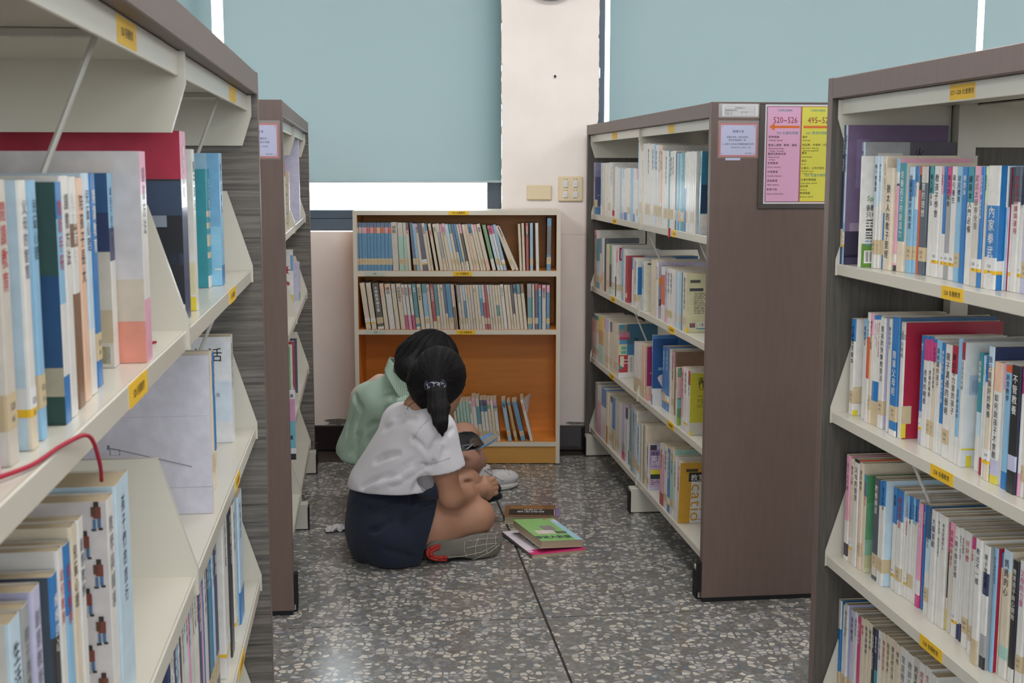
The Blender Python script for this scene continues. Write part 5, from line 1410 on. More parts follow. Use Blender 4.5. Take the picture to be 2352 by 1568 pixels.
# ================================================================== people: bodies and clothes as smooth implicit surfaces, meshed once
class Field:
    def __init__(s, lo, hi, h):
        s.lo = np.array(lo, float); s.h = h
        s.n = np.ceil((np.array(hi) - s.lo) / h).astype(int) + 1
        s.d = np.full(s.n, 1.0, np.float32)
    def block(s, a, b):
        i0 = np.clip(np.floor((np.array(a) - s.lo) / s.h).astype(int), 0, s.n - 1); i1 = np.clip(np.ceil((np.array(b) - s.lo) / s.h).astype(int) + 1, 1, s.n)
        sl = tuple(slice(x, y) for x, y in zip(i0, i1))
        ax = [s.lo[k] + s.h * np.arange(i0[k], i1[k]) for k in range(3)]
        return sl, np.meshgrid(*ax, indexing='ij', sparse=True)
    def put(s, sl, d, k, op):
        f = s.d[sl]; d = d.astype(np.float32)
        if op == 'add':
            if k <= 0: s.d[sl] = np.minimum(f, d)
            else:
                q = np.maximum(k - np.abs(f - d), 0) / k; s.d[sl] = np.minimum(f, d) - q * q * k * .25
        else:
            if op == 'sub': d = -d
            if k <= 0: s.d[sl] = np.maximum(f, d)
            else:
                q = np.maximum(k - np.abs(f - d), 0) / k; s.d[sl] = np.maximum(f, d) + q * q * k * .25
        return s
    def cone(s, a, b, ra, rb, k=.03, op='add'):
        a, b = np.array(a, float), np.array(b, float); m = max(ra, rb) + 2.2 * k + .012
        sl, (X, Y, Z) = s.block(np.minimum(a, b) - m, np.maximum(a, b) + m)
        ab = b - a; L = max(1e-9, ab @ ab)
        t = np.clip(((X - a[0]) * ab[0] + (Y - a[1]) * ab[1] + (Z - a[2]) * ab[2]) / L, 0, 1)
        d = np.sqrt((X - a[0] - t * ab[0]) ** 2 + (Y - a[1] - t * ab[1]) ** 2 + (Z - a[2] - t * ab[2]) ** 2) - (ra + (rb - ra) * t)
        return s.put(sl, d, k, op)
    def chain(s, pts, rs, k=.02, op='add'):
        for p, q, r, t in zip(pts, pts[1:], rs, rs[1:]): s.cone(p, q, r, t, k, op)
        return s
    def ell(s, c, r, k=.03, op='add', rot=None):
        c, r = np.array(c, float), np.array(r, float); m = max(r) + 2.2 * k + .012
        sl, (X, Y, Z) = s.block(c - m, c + m)
        P = [X - c[0], Y - c[1], Z - c[2]]
        if rot is not None:
            R = np.array(rot)          # rows are the ellipsoid's axes
            P = [R[i, 0] * P[0] + R[i, 1] * P[1] + R[i, 2] * P[2] for i in range(3)]
        k0 = np.sqrt((P[0] / r[0]) ** 2 + (P[1] / r[1]) ** 2 + (P[2] / r[2]) ** 2) + 1e-9
        k1 = np.sqrt((P[0] / r[0] ** 2) ** 2 + (P[1] / r[1] ** 2) ** 2 + (P[2] / r[2] ** 2) ** 2) + 1e-9
        return s.put(sl, k0 * (k0 - 1) / k1, k, op)
    def plane(s, p, n, k=.004):
        """keeps the side the normal points away from"""
        n = np.array(n, float); n /= np.linalg.norm(n)
        sl, (X, Y, Z) = s.block(s.lo - 1, s.lo + s.n * s.h + 1)
        return s.put(sl, (X - p[0]) * n[0] + (Y - p[1]) * n[1] + (Z - p[2]) * n[2], k, 'and')
    def at(s, p):
        i = np.round((np.array(p) - s.lo) / s.h).astype(int)
        return float(s.d[tuple(i)]) if (i >= 0).all() and (i < s.n).all() else 1.0
    def hit(s, x, y, y0):
        """where the line of sight through (x, y) meets the surface"""
        d = ray(x, y); t = y0
        o = np.array([0, 0, CAM_H])
        while t < 6.5:
            if s.at(o + d * t) < 0.001: return o + d * t
            t += .003
        return None
    def crease(s, px_pts, r=.006, k=.014, y0=3.4, op='sub', off=0.0, sub=6):
        P = []
        for (xa, ya), (xb, yb) in zip(px_pts, px_pts[1:]):
            for i in range(sub):
                q = s.hit(xa + (xb - xa) * i / sub, ya + (yb - ya) * i / sub, y0)
                if q is not None: P.append(q - np.array([0, off, 0]))
        n = len(P)
        R = [r * (.35 + .65 * math.sin(math.pi * (i + .5) / n)) for i in range(n)]
        for a, b, ra, rb in zip(P, P[1:], R, R[1:]):
            if np.linalg.norm(b - a) < .06: s.cone(a, b, ra, rb, k, op)
        return s
    def noise(s, amp, scale, seed=0):
        rg = np.random.RandomState(seed); sl, (X, Y, Z) = s.block(s.lo - 1, s.lo + s.n * s.h + 1); acc = 0
        for i in range(6):
            w = rg.normal(size=3) * scale; acc = acc + np.sin(X * w[0] + Y * w[1] + Z * w[2] + rg.uniform(0, 6.3))
        s.d = (s.d + amp * acc / 2.4).astype(np.float32); return s
    def mesh(s):
        d = s.d; ins = d < 0
        n = d.shape
        c = np.zeros(tuple(x - 1 for x in n), np.int8)
        for i in (0, 1):
            for j in (0, 1):
                for k in (0, 1): c += ins[i:n[0] - 1 + i, j:n[1] - 1 + j, k:n[2] - 1 + k]
        act = (c > 0) & (c < 8)
        idx = np.full(act.shape, -1, np.int64); cells = np.argwhere(act); idx[act] = np.arange(len(cells))
        acc = np.zeros((len(cells), 3)); cnt = np.zeros(len(cells))
        cor = [np.array(q) for q in ((0, 0, 0), (1, 0, 0), (0, 1, 0), (1, 1, 0), (0, 0, 1), (1, 0, 1), (0, 1, 1), (1, 1, 1))]
        for a in range(8):
            for b in range(a + 1, 8):
                if np.abs(cor[a] - cor[b]).sum() != 1: continue
                A = d[tuple((cells + cor[a]).T)]; B = d[tuple((cells + cor[b]).T)]
                m = (A < 0) != (B < 0); t = np.where(m, A / np.where(m, A - B, 1), 0)
                acc += np.where(m[:, None], cor[a] + t[:, None] * (cor[b] - cor[a]), 0); cnt += m
        V = s.lo + s.h * (cells + acc / np.maximum(cnt, 1)[:, None])
        F = []
        for ax in range(3):
            o = [0, 0, 0]; o[ax] = 1
            A = ins[tuple(slice(0, n[k] - o[k]) for k in range(3))]; B = ins[tuple(slice(o[k], n[k]) for k in range(3))]
            e = np.argwhere(A != B); u, v = (ax + 1) % 3, (ax + 2) % 3
            e = e[(e[:, u] > 0) & (e[:, v] > 0) & (e[:, u] < n[u] - 1) & (e[:, v] < n[v] - 1)]
            du = np.zeros(3, int); du[u] = 1; dv = np.zeros(3, int); dv[v] = 1
            q = np.stack([idx[tuple(x.T)] for x in (e, e - du, e - du - dv, e - dv)], 1)
            fl_ = A[tuple(e.T)]; q[~fl_] = q[~fl_][:, ::-1]; F.append(q)
        F = np.concatenate(F); F = F[(F >= 0).all(1)]
        return V, F
    def build(s, name, mat, parent=None, relax=1):
        V, F = s.mesh()
        # light relaxation of the net
        for _ in range(relax):
            acc = np.zeros_like(V); cnt = np.zeros(len(V))
            for i in range(4):
                a, b = F[:, i], F[:, (i + 1) % 4]
                np.add.at(acc, a, V[b]); np.add.at(cnt, a, 1); np.add.at(acc, b, V[a]); np.add.at(cnt, b, 1)
            V = V * .5 + .5 * acc / np.maximum(cnt, 1)[:, None]
        me = bpy.data.meshes.new(name)
        me.vertices.add(len(V)); me.vertices.foreach_set('co', V.astype(np.float32).ravel())
        me.loops.add(len(F) * 4); me.loops.foreach_set('vertex_index', F.astype(np.int32).ravel())
        me.polygons.add(len(F)); me.polygons.foreach_set('loop_start', np.arange(0, len(F) * 4, 4, dtype=np.int32)); me.polygons.foreach_set('use_smooth', np.ones(len(F), bool))
        me.materials.append(mat); me.update(calc_edges=True); me.validate()
        o = bpy.data.objects.new(name, me)
        link(o, parent)
        if parent is not None: o.location = -parent.location
        return o

def skinmat(name, col):
    m, nt, b = nodes(name)
    tc = nd(nt, 'ShaderNodeTexCoord'); nz = nd(nt, 'ShaderNodeTexNoise'); nz.inputs['Scale'].default_value = 9; nz.inputs['Detail'].default_value = 5
    rp = nd(nt, 'ShaderNodeValToRGB'); c = lin(col)
    rp.color_ramp.elements[0].position = .3; rp.color_ramp.elements[1].position = .72
    rp.color_ramp.elements[0].color = (c[0] * .92, c[1] * .84, c[2] * .80, 1); rp.color_ramp.elements[1].color = (c[0] * 1.04, c[1] * 1.04, c[2] * 1.04, 1)
    nt.links.new(tc.outputs['Object'], nz.inputs[0]); nt.links.new(nz.outputs[0], rp.inputs[0]); nt.links.new(rp.outputs[0], b.inputs['Base Color'])
    b.inputs['Roughness'].default_value = .5; b.inputs['Subsurface Weight'].default_value = .12; b.inputs['Subsurface Radius'].default_value = (.012, .005, .003)
    b.inputs['Subsurface Scale'].default_value = .6; b.inputs['Specular IOR Level'].default_value = .35
    return m
def hairmat(name, centre=None):
    m, nt, b = nodes(name)
    tc = nd(nt, 'ShaderNodeTexCoord'); mp = nd(nt, 'ShaderNodeMapping')
    if centre is None:
        mp.inputs['Scale'].default_value = (240, 240, 10); nt.links.new(tc.outputs['Object'], mp.inputs[0]); sc = 1.0
    else:      # strands run out from the crown or the tie
        sb = nd(nt, 'ShaderNodeVectorMath', operation='SUBTRACT'); sb.inputs[1].default_value = centre; nt.links.new(tc.outputs['Object'], sb.inputs[0])
        nm = nd(nt, 'ShaderNodeVectorMath', operation='NORMALIZE'); nt.links.new(sb.outputs[0], nm.inputs[0]); nt.links.new(nm.outputs[0], mp.inputs[0]); sc = 26.0
    nz = nd(nt, 'ShaderNodeTexNoise'); nz.inputs['Scale'].default_value = sc; nz.inputs['Detail'].default_value = 4; nz.inputs['Roughness'].default_value = .7
    rp = nd(nt, 'ShaderNodeValToRGB'); rp.color_ramp.elements[0].position = .35; rp.color_ramp.elements[1].position = .7
    rp.color_ramp.elements[0].color = (*lin('060507'), 1); rp.color_ramp.elements[1].color = (*lin('1a1719'), 1)
    bp = nd(nt, 'ShaderNodeBump'); bp.inputs['Strength'].default_value = .8; bp.inputs['Distance'].default_value = .004
    nt.links.new(mp.outputs[0], nz.inputs[0]); nt.links.new(nz.outputs[0], rp.inputs[0])
    nt.links.new(rp.outputs[0], b.inputs['Base Color']); nt.links.new(nz.outputs[0], bp.inputs['Height']); nt.links.new(bp.outputs[0], b.inputs['Normal'])
    b.inputs['Roughness'].default_value = .55; b.inputs['Specular IOR Level'].default_value = .25
    return m
def clothmat(name, col, stripes=None, scale=140, bump=.25):
    m, nt, b = nodes(name)
    tc = nd(nt, 'ShaderNodeTexCoord'); c = lin(col)
    nz = nd(nt, 'ShaderNodeTexNoise'); nz.inputs['Scale'].default_value = 7; nz.inputs['Detail'].default_value = 4
    rp = nd(nt, 'ShaderNodeValToRGB'); rp.color_ramp.elements[0].color = (*[x * .93 for x in c], 1); rp.color_ramp.elements[1].color = (*[min(1, x * 1.05) for x in c], 1)
    nt.links.new(tc.outputs['Object'], nz.inputs[0]); nt.links.new(nz.outputs[0], rp.inputs[0]); last = rp.outputs[0]
    if stripes:
        mp = nd(nt, 'ShaderNodeMapping'); mp.inputs['Rotation'].default_value = stripes[1]
        wv = nd(nt, 'ShaderNodeTexWave', bands_direction='X'); wv.inputs['Scale'].default_value = stripes[0]; wv.inputs['Distortion'].default_value = .6; wv.inputs['Detail Scale'].default_value = .4
        st = nd(nt, 'ShaderNodeValToRGB'); st.color_ramp.elements[0].position = .72; st.color_ramp.elements[1].position = .86
        mx = nd(nt, 'ShaderNodeMix', data_type='RGBA'); mx.inputs[7].default_value = (*lin(stripes[2]), 1)
        nt.links.new(tc.outputs['Object'], mp.inputs[0]); nt.links.new(mp.outputs[0], wv.inputs[0]); nt.links.new(wv.outputs[0], st.inputs[0])
        nt.links.new(st.outputs[0], mx.inputs[0]); nt.links.new(last, mx.inputs[6]); last = mx.outputs[2]
    nt.links.new(last, b.inputs['Base Color'])
    n2 = nd(nt, 'ShaderNodeTexNoise'); n2.inputs['Scale'].default_value = scale; n2.inputs['Detail'].default_value = 2
    bp = nd(nt, 'ShaderNodeBump'); bp.inputs['Strength'].default_value = bump; bp.inputs['Distance'].default_value = .001
    nt.links.new(tc.outputs['Object'], n2.inputs[0]); nt.links.new(n2.outputs[0], bp.inputs['Height']); nt.links.new(bp.outputs[0], b.inputs['Normal'])
    b.inputs['Roughness'].default_value = .85; b.inputs['Specular IOR Level'].default_value = .2; b.inputs['Sheen Weight'].default_value = .1
    return m
M['skin'] = skinmat('skin', 'a98069'); M['skin2'] = skinmat('skin_pale', 'b48a77'); M['hair'] = hairmat('black_hair')
M['tee'] = clothmat('white_jersey', 'd4d2d8'); M['skirt'] = clothmat('navy_twill', '252a3a', bump=.35)
M['green'] = clothmat('green_stripe_cotton', '9cb9a6', (46, (0, .25, .45), 'c8dacd')); M['pinkcloth'] = clothmat('pale_pink_cotton', 'd3b4a6')
J = lambda x, y, Y: np.array(at(x, y, Y))

# ------------------------------------------------------------------ the girl in the white T-shirt
g1 = empty('person', (-.30, 4.12, 0)); tag(g1, 'girl in white T-shirt and navy skirt, black ponytail, sitting cross-legged on the floor', 'person')
rsh, lsh = J(1000, 985, 4.01), J(925, 968, 4.24)
relb, rwri = J(1036, 1142, 4.02), J(1100, 1128, 4.24)
lelb, lwri = J(962, 1108, 4.34), J(1062, 1152, 4.40)
pel = J(872, 1200, 4.14); rhip, lhip = J(915, 1228, 4.05), J(885, 1205, 4.24)
rkn, lkn = J(1096, 1186, 4.13), J(1068, 1112, 4.46)
rank_, lank = J(1000, 1262, 4.24), J(1070, 1248, 4.20)
hd = J(1010, 873, 4.12); chin = J(1048, 945, 4.19); nk = J(962, 938, 4.11)
B = Field((-.62, 3.80, 0.0), (.12, 4.72, .80), .0045)
B.chain([pel, J(905, 1100, 4.13), J(938, 1015, 4.12), nk], [.085, .075, .075, .046], .04)
B.chain([rsh + np.array([0, .01, 0]), rsh * .4 + relb * .6, relb, (relb * .55 + rwri * .45), rwri], [.034, .040, .036, .036, .024], .02)
B.chain([lsh, lelb, lwri], [.045, .036, .025], .02)
B.cone(rsh + np.array([0, .02, 0]), lsh, .036, .036, .03)
B.chain([nk, J(985, 905, 4.12)], [.046, .044], .03)
# head: skull, jaw, nose, lips, ears
fx = np.array([.55, .74, -.38]); fx /= np.linalg.norm(fx)            # where the face looks
up = np.array([-.22, -.16, .96]); up -= fx * (up @ fx); up /= np.linalg.norm(up)
rt = np.cross(fx, up)
R3 = [rt, fx, up]
B.ell(hd, (.070, .086, .090), .03, rot=R3)
B.ell(hd + fx * .030 - up * .050, (.056, .060, .062), .025, rot=R3)
B.cone(hd + fx * .062 - up * .082, hd + fx * .070 - up * .096, .026, .016, .02)
B.chain([hd + fx * .088 - up * .012, hd + fx * .104 - up * .048], [.008, .013], .012)
B.ell(hd + fx * .090 - up * .072, (.020, .010, .006), .006, rot=R3); B.ell(hd + fx * .089 - up * .080, (.017, .010, .006), .006, rot=R3)
for s_ in (-1, 1):
    B.ell(hd + fx * .082 + rt * s_ * .030 - up * .016, (.014, .010, .009), .010, 'sub', rot=R3)
    B.ell(hd + fx * .078 + rt * s_ * .030 - up * .016, (.012, .012, .010), .004, rot=R3)
    e = hd + rt * s_ * .072 - up * .018 - fx * .006
    B.ell(e, (.010, .018, .030), .006, rot=R3); B.ell(e + rt * s_ * .010, (.006, .009, .017), .006, 'sub', rot=R3)
# legs
B.chain([rhip, (rhip * .5 + rkn * .5) + np.array([0, 0, .006]), rkn], [.080, .075, .056], .03)
B.chain([rkn, rkn * .6 + rank_ * .4 + np.array([.0, 0, -.006]), rank_], [.052, .050, .034], .03)
B.chain([lhip, lkn], [.080, .060], .03)
B.chain([lkn, lkn * .55 + J(1095, 1180, 4.42) * .45, J(1085, 1215, 4.36), J(1030, 1250, 4.20)], [.056, .050, .04, .034], .02)
# right hand closed over the shin, fingers curled round it
pal = J(1116, 1124, 4.285)
hx = np.array([.62, .76, .1]); hx /= np.linalg.norm(hx); hz = np.array([-.2, .1, 1.0]); hz -= hx * (hz @ hx); hz /= np.linalg.norm(hz); hy = np.cross(hz, hx)
B.chain([rwri, pal], [.024, .027], .012)
B.cone(pal - hz * .016, pal + hz * .018, .023, .022, .012)
for i, (ln, w) in enumerate(((.86, .0088), (1.0, .0092), (.95, .009), (.78, .0078))):
    b0 = pal + hx * .018 + hz * (.026 - .017 * i)
    b1 = b0 + (hx * .030 - hy * .008) * ln; b2 = b1 + (hx * .010 + hy * .022) * ln; b3 = b2 + (-hx * .010 + hy * .016) * ln
    B.chain([b0, b1, b2, b3], [w * 1.1, w, w * .95, w * .8], .004)
th = pal + hz * .022 - hx * .004
B.chain([th, th + hz * .018 + hx * .016 + hy * .006, th + hz * .012 + hx * .036 + hy * .014], [.012, .0105, .0085], .006)
# left hand: fingers resting on the ankle
pl_ = lwri + np.array([.030, .01, -.004])
B.chain([lwri, pl_], [.024, .024], .012)
for i in range(4):
    b0 = pl_ + np.array([.016, -.022 + .015 * i, .004]); L_ = (.8, .98, 1, .9)[i]
    B.chain([b0, b0 + np.array([.026, 0, .002]) * L_, b0 + np.array([.042, 0, -.014]) * L_, b0 + np.array([.046, 0, -.030]) * L_], [.009, .0085, .008, .007], .004)
B.chain([pl_ + np.array([-.004, -.022, .0]), pl_ + np.array([.016, -.040, -.004]), pl_ + np.array([.034, -.044, -.012])], [.011, .010, .008], .005)
B.plane((0, 0, .003), (0, 0, -1), .002)
# soft dimple below the left knee
B.ell(B.hit(1077, 1107, 3.6) if B.hit(1077, 1107, 3.6) is not None else lkn, (.018, .012, .006), .012, 'sub')
B.build('body', M['skin'], g1)
# T-shirt
T = Field((-.60, 3.78, .10), (.06, 4.50, .68), .0045)
wst = J(876, 1128, 4.13)
for s_, (a, b) in enumerate(((J(908, 1150, 4.07), J(982, 1005, 4.04)), (J(876, 1130, 4.20), J(928, 1000, 4.20)))):
    T.cone(a, b, .100, .082, .06)
T.cone(J(880, 1120, 4.13), J(945, 1005, 4.12), .118, .098, .06)
T.cone(rsh + np.array([-.012, 0, -.006]), lsh, .058, .058, .05)
T.cone(J(948, 975, 4.12), J(960, 952, 4.11), .066, .052, .04)
sl_a, sl_b = rsh + np.array([0, 0, -.004]), rsh * .42 + relb * .58 + np.array([0, .004, 0])
T.cone(sl_a, sl_b, .062, .068, .035)
T.cone(lsh, lsh * .5 + lelb * .5, .060, .062, .035)
sd = (sl_b - sl_a) / np.linalg.norm(sl_b - sl_a)
T.noise(.0016, 14, 4)
# creases of the jersey
for pts, r in (([(1040, 985), (1005, 1010), (985, 1045), (975, 1075)], .005), ([(955, 1075), (985, 1070), (1000, 1060)], .006), ([(900, 1118), (935, 1095), (975, 1072)], .006), ([(885, 1105), (925, 1075), (955, 1050)], .004), ([(950, 1130), (965, 1105), (985, 1085)], .006), ([(830, 1118), (870, 1100), (915, 1090)], .004),
               ([(905, 960), (930, 955), (960, 962)], .003), ([(880, 985), (905, 970), (930, 968)], .003), ([(945, 1005), (965, 1025), (975, 1050)], .004), ([(1020, 1055), (1025, 1020), (1015, 990)], .003), ([(860, 1060), (890, 1045), (920, 1040)], .003)):
    T.crease(pts, r * .75, .018, off=.0034)
for pts, r in (([(905, 1108), (940, 1085), (975, 1062)], .006), ([(845, 1125), (880, 1110), (925, 1100)], .004), ([(960, 1020), (975, 1040), (985, 1062)], .004)):
    T.crease(pts, r * .8, .020, op='add', off=-.0062)
# cut sleeve openings, neck and hem
def halfcut(F, p, n, keep_fn):
    n = np.array(n, float); n /= np.linalg.norm(n)
    sl, (X, Y, Z) = F.block(F.lo - 1, F.lo + F.n * F.h + 1)
    d = (X - p[0]) * n[0] + (Y - p[1]) * n[1] + (Z - p[2]) * n[2]
    m = keep_fn(X, Y, Z)
    F.d = np.where(m, np.maximum(F.d, d), F.d).astype(np.float32)
halfcut(T, sl_b, sd + np.array([0, 0, -.1]), lambda X, Y, Z: (X - sl_b[0]) ** 2 + (Y - sl_b[1]) ** 2 + (Z - sl_b[2]) ** 2 < .10 ** 2)
hem = J(880, 1131, 4.02)
T.plane(hem, (.03, -.03, -1), .006)
T.ell(J(974, 922, 4.11), (.060, .072, .034), .008, 'sub', rot=[[.8, 0, .6], [0, 1, 0], [-.6, 0, .8]])
# hollow the sleeve end so the arm comes out of an opening
sleeve_in = sl_b + sd * .01
T.cone(sl_b - sd * .03, sleeve_in, .045, .060, .006, 'sub')
tee = T.build('t_shirt', M['tee'], g1)
# stitched band near the sleeve hem and the sleeve seam
def along(F, pts, y0=3.4, lift=.0012, n=14):
    P = []
    for (xa, ya), (xb, yb) in zip(pts, pts[1:]):
        for i in range(n):
            q = F.hit(xa + (xb - xa) * i / n, ya + (yb - ya) * i / n, y0)
            if q is not None: P.append(Vector(q) - Vector((0, lift, 0)))
    return P
M['teeseam'] = clothmat('white_jersey_seam', 'b4b2b8')
m = MB()
for pts in ([(975, 1068), (1000, 1062), (1036, 1050)], [(1006, 945), (985, 962), (962, 985), (948, 1010)]):
    P = along(T, pts)
    if len(P) > 2: m.tube(P, .0010, 6)
sm_ = m.build('seam', M['teeseam'], tee, smooth=True)
# skirt
S = Field((-.62, 3.78, 0), (.06, 4.60, .34), .0045)
S.ell(J(886, 1205, 4.14), (.138, .16, .125), .05)
S.cone(J(905, 1240, 4.02), J(876, 1150, 4.12), .085, .114, .05)
S.cone(J(925, 1168, 4.10), J(985, 1182, 4.16), .056, .036, .04); S.cone(J(960, 1195, 4.05), J(985, 1186, 4.22), .056, .036, .04)
S.cone(rhip + np.array([-.01, 0, 0]), rhip * .42 + rkn * .58, .112, .090, .04)
S.cone(lhip, lhip * .35 + lkn * .65, .108, .084, .04)
S.cone(J(850, 1262, 4.06), J(955, 1290, 4.02), .055, .034, .04)
S.cone(J(905, 1285, 3.99), J(960, 1268, 4.06), .040, .050, .04)
S.noise(.0028, 17, 9)
for pts, r in (([(950, 1135), (940, 1175), (925, 1215)], .006), ([(905, 1150), (870, 1165), (830, 1172)], .005), ([(995, 1150), (960, 1165), (925, 1200)], .006), ([(880, 1262), (915, 1270), (955, 1282)], .006), ([(900, 1190), (870, 1215), (845, 1220)], .004)):
    S.crease(pts, r * .9, .016, off=.003)
S.plane(J(884, 1130, 4.02) + np.array([0, 0, .004]), (-.03, .03, 1), .006)
hp = rhip * .52 + rkn * .48; hdv = (rkn - rhip) / np.linalg.norm(rkn - rhip)
halfcut(S, J(990, 1215, 3.98), (.955, .05, -.29), lambda X, Y, Z: (Y < 4.25) | (X > -.1))
S.plane((0, 0, .004), (0, 0, -1), .002)
S.build('skirt', M['skirt'], g1)
# hair: cap, drawn back into a tail
H = Field((-.42, 3.85, .42), (.10, 4.36, .82), .004)
H.ell(hd + up * .012 - fx * .006, (.085, .100, .102), .02, rot=R3)
H.ell(hd - fx * .03 - up * .035, (.076, .075, .075), .03, rot=R3)
H.ell(hd + fx * .075 - up * .060, (.060, .085, .085), .012, 'sub', rot=R3)         # the face stays free
tl0 = J(1000, 884, 4.00)
H.cone(hd - fx * .07 - up * .01, tl0, .055, .022, .04)
H.noise(.0012, 45, 2)
hr = H.build('hair', hairmat('black_hair_drawn_back', tuple(tl0 + fx * .03)), g1)
# single strands drawn over the cap towards the tie
def strands(F, centre, goal, starts, name, parent, r=.0011, lift=.0005, n=12):
    m = MB(); c = np.array(centre)
    for d0 in starts:
        P = []; g_ = np.array(goal) - c; g_ = g_ / np.linalg.norm(g_)
        for i in range(n):
            t = i / (n - 1) * .96; d = d0 * (1 - t) + g_ * t; d = d / np.linalg.norm(d)
            q = None
            for rr in np.arange(.20, .03, -.002):
                if F.at(c + d * rr) < 0.0015: q = c + d * (rr + lift); break
            if q is not None: P.append(Vector(q))
        if len(P) > 4: m.tube(P, [r * (.5 + .5 * math.sin(math.pi * (k_ + 1) / (len(P) + 1))) for k_ in range(len(P))], 4)
    o = m.build(name, M['hair'], parent, smooth=True, fix=False); o['kind'] = 'stuff'; o.location = -parent.location
    return o
rs_ = np.random.RandomState(8); st_ = []
while len(st_) < 170:
    d = rs_.normal(size=3); d /= np.linalg.norm(d)
    if d @ fx < .75 and d @ up > -.35: st_.append(d)
strands(H, hd, tl0, st_, 'hair_strands', g1)
Pt = Field((-.36, 3.80, .36), (.02, 4.16, .74), .0035)
Pt.chain([tl0, J(1003, 905, 3.965), J(1008, 940, 3.935), J(1012, 970, 3.915), J(1016, 1000, 3.905)], [.020, .029, .030, .023, .005], .01)
Pt.chain([J(993, 900, 3.975), J(998, 935, 3.94), J(1010, 975, 3.915)], [.014, .019, .010], .012)
Pt.chain([J(1014, 900, 3.965), J(1020, 935, 3.935), J(1020, 985, 3.91)], [.012, .016, .007], .012)
rg = np.random.RandomState(3)
sl, (X, Y, Z) = Pt.block(Pt.lo - 1, Pt.lo + 2)
Pt.d = (Pt.d + .0011 * np.sin(X * 420 + Z * 20) + .0008 * np.sin(X * 250 + Y * 190 - Z * 15)).astype(np.float32)
Pt.build('ponytail', M['hair'], g1)
# stray strands over the collar
m = MB()
for pts in ([(985, 902, 4.03), (965, 912, 4.02), (948, 925, 4.02), (938, 940, 4.03)], [(982, 905, 4.03), (958, 918, 4.02), (938, 932, 4.03), (931, 950, 4.04)], [(980, 898, 4.04), (955, 908, 4.02), (945, 918, 4.03)]):
    P = []
    for x, y, Y_0 in pts:
        q = T.hit(x, y, 3.4); P.append(Vector(q) - Vector((0, .003, 0)) if q is not None else Vector(J(x, y, Y_0)))
    m.tube(P, .0009, 5)
m.build('loose_strand', M['hair'], g1, smooth=True).location = -g1.location
# hair tie of gathered navy cloth with white squiggles
sc_ = Field((-.36, 3.85, .50), (-.12, 4.10, .70), .003)
for i in range(11):
    a = 2 * math.pi * i / 11; sc_.ell(tl0 + np.array([.025 * math.cos(a), .022 * math.sin(a) - .010, .005 * math.sin(3 * a)]), (.012, .012, .015), .006)
tie = sc_.build('hair_tie', clothmat('navy_tie', '1b2036'), g1)
m = MB(); rt_ = random.Random(2)
for i in range(24):
    q = sc_.hit(rt_.uniform(980, 1020), rt_.uniform(874, 896), 3.6)
    if q is None: continue
    q = Vector(q) - Vector((0, .001, 0)); a = rt_.uniform(0, 6.3)
    P = [q + Vector((.004 * (k_ - 1.5) * math.cos(a) + .002 * math.sin(a) * (k_ % 2), -.0005, .004 * (k_ - 1.5) * math.sin(a) + .002 * math.cos(a) * (k_ % 2))) for k_ in range(4)]
    m.tube(P, .0008, 5)
m.build('squiggle_print', INK['w'], tie)
# shoes: the near one lies on its side, tread towards the reader; the other peeps out behind the knee
def shoe(name, parent, heel, toe, sole_n, Lm, upper, sole, h=.0035, width=.046):
    """heel and toe: centres of the sole; sole_n: the way the tread faces"""
    ax = toe - heel; L = np.linalg.norm(ax); ax = ax / L; n_ = sole_n - ax * (sole_n @ ax); n_ /= np.linalg.norm(n_); sd_ = np.cross(n_, ax)
    lo = np.minimum(heel, toe) - .12; hi = np.maximum(heel, toe) + .12
    F = Field(lo, hi, h)
    RR = [ax, sd_, n_]
    F.ell(heel + ax * L * .16 - n_ * .036, (.052, .034, .040), .03, rot=RR)
    F.ell(heel + ax * L * .50 - n_ * .034, (.085, .036, .034), .03, rot=RR)
    F.ell(heel + ax * L * .78 - n_ * .026, (.062, width * .92, .028), .03, rot=RR)
    F.cone(heel + ax * L * .18 - n_ * .05, heel + ax * L * .22 - n_ * .082, .034, .034, .02)
    F.ell(heel + ax * L * .20 - n_ * .105, (.030, .024, .03), .008, 'sub', rot=RR)
    F.plane(heel, n_, .004)
    F.plane((0, 0, .002), (0, 0, -1), .002)
    o = F.build(name, upper, parent)
    S_ = Field(lo, hi, h)
    S_.ell(heel + ax * L * .14, (.046, .033, .012), .02, rot=RR); S_.ell(heel + ax * L * .45, (.09, .034, .011), .03, rot=RR); S_.ell(heel + ax * L * .76, (.064, width, .012), .03, rot=RR)
    S_.plane((0, 0, .0015), (0, 0, -1), .002)
    so2 = S_.build('sole', sole, o); so2.location = (0, 0, 0)
    return o, F, S_, (ax, sd_, n_, L)
M['shoe_black'] = clothmat('black_knit', '17181c', bump=.4); M['sole_grey'] = simple('grey_sole', '6a665f', .7, .3, var=.08, scale=20); M['sole_red'] = simple('red_sole', 'a5332c', .6, .3, var=.05)
M['tread'] = simple('tread_line', 'a9a59b', .7, .3)
he, to = J(984, 1262, 4.005), J(1152, 1250, 4.105)
o1, F1, S1_, fr = shoe('shoe', g1, he, to, np.array([.10, -1.0, .16]), .25, M['shoe_black'], M['sole_grey'])
sole_o = [c for c in o1.children][0]
def on_sole(pts, r, mat, name, Fx=None):
    P = along(Fx or S1_, pts, 3.6, .0004, 8)
    if len(P) > 2:
        o = MB().tube(P, r, 6).build(name, mat, o1, smooth=True); return o
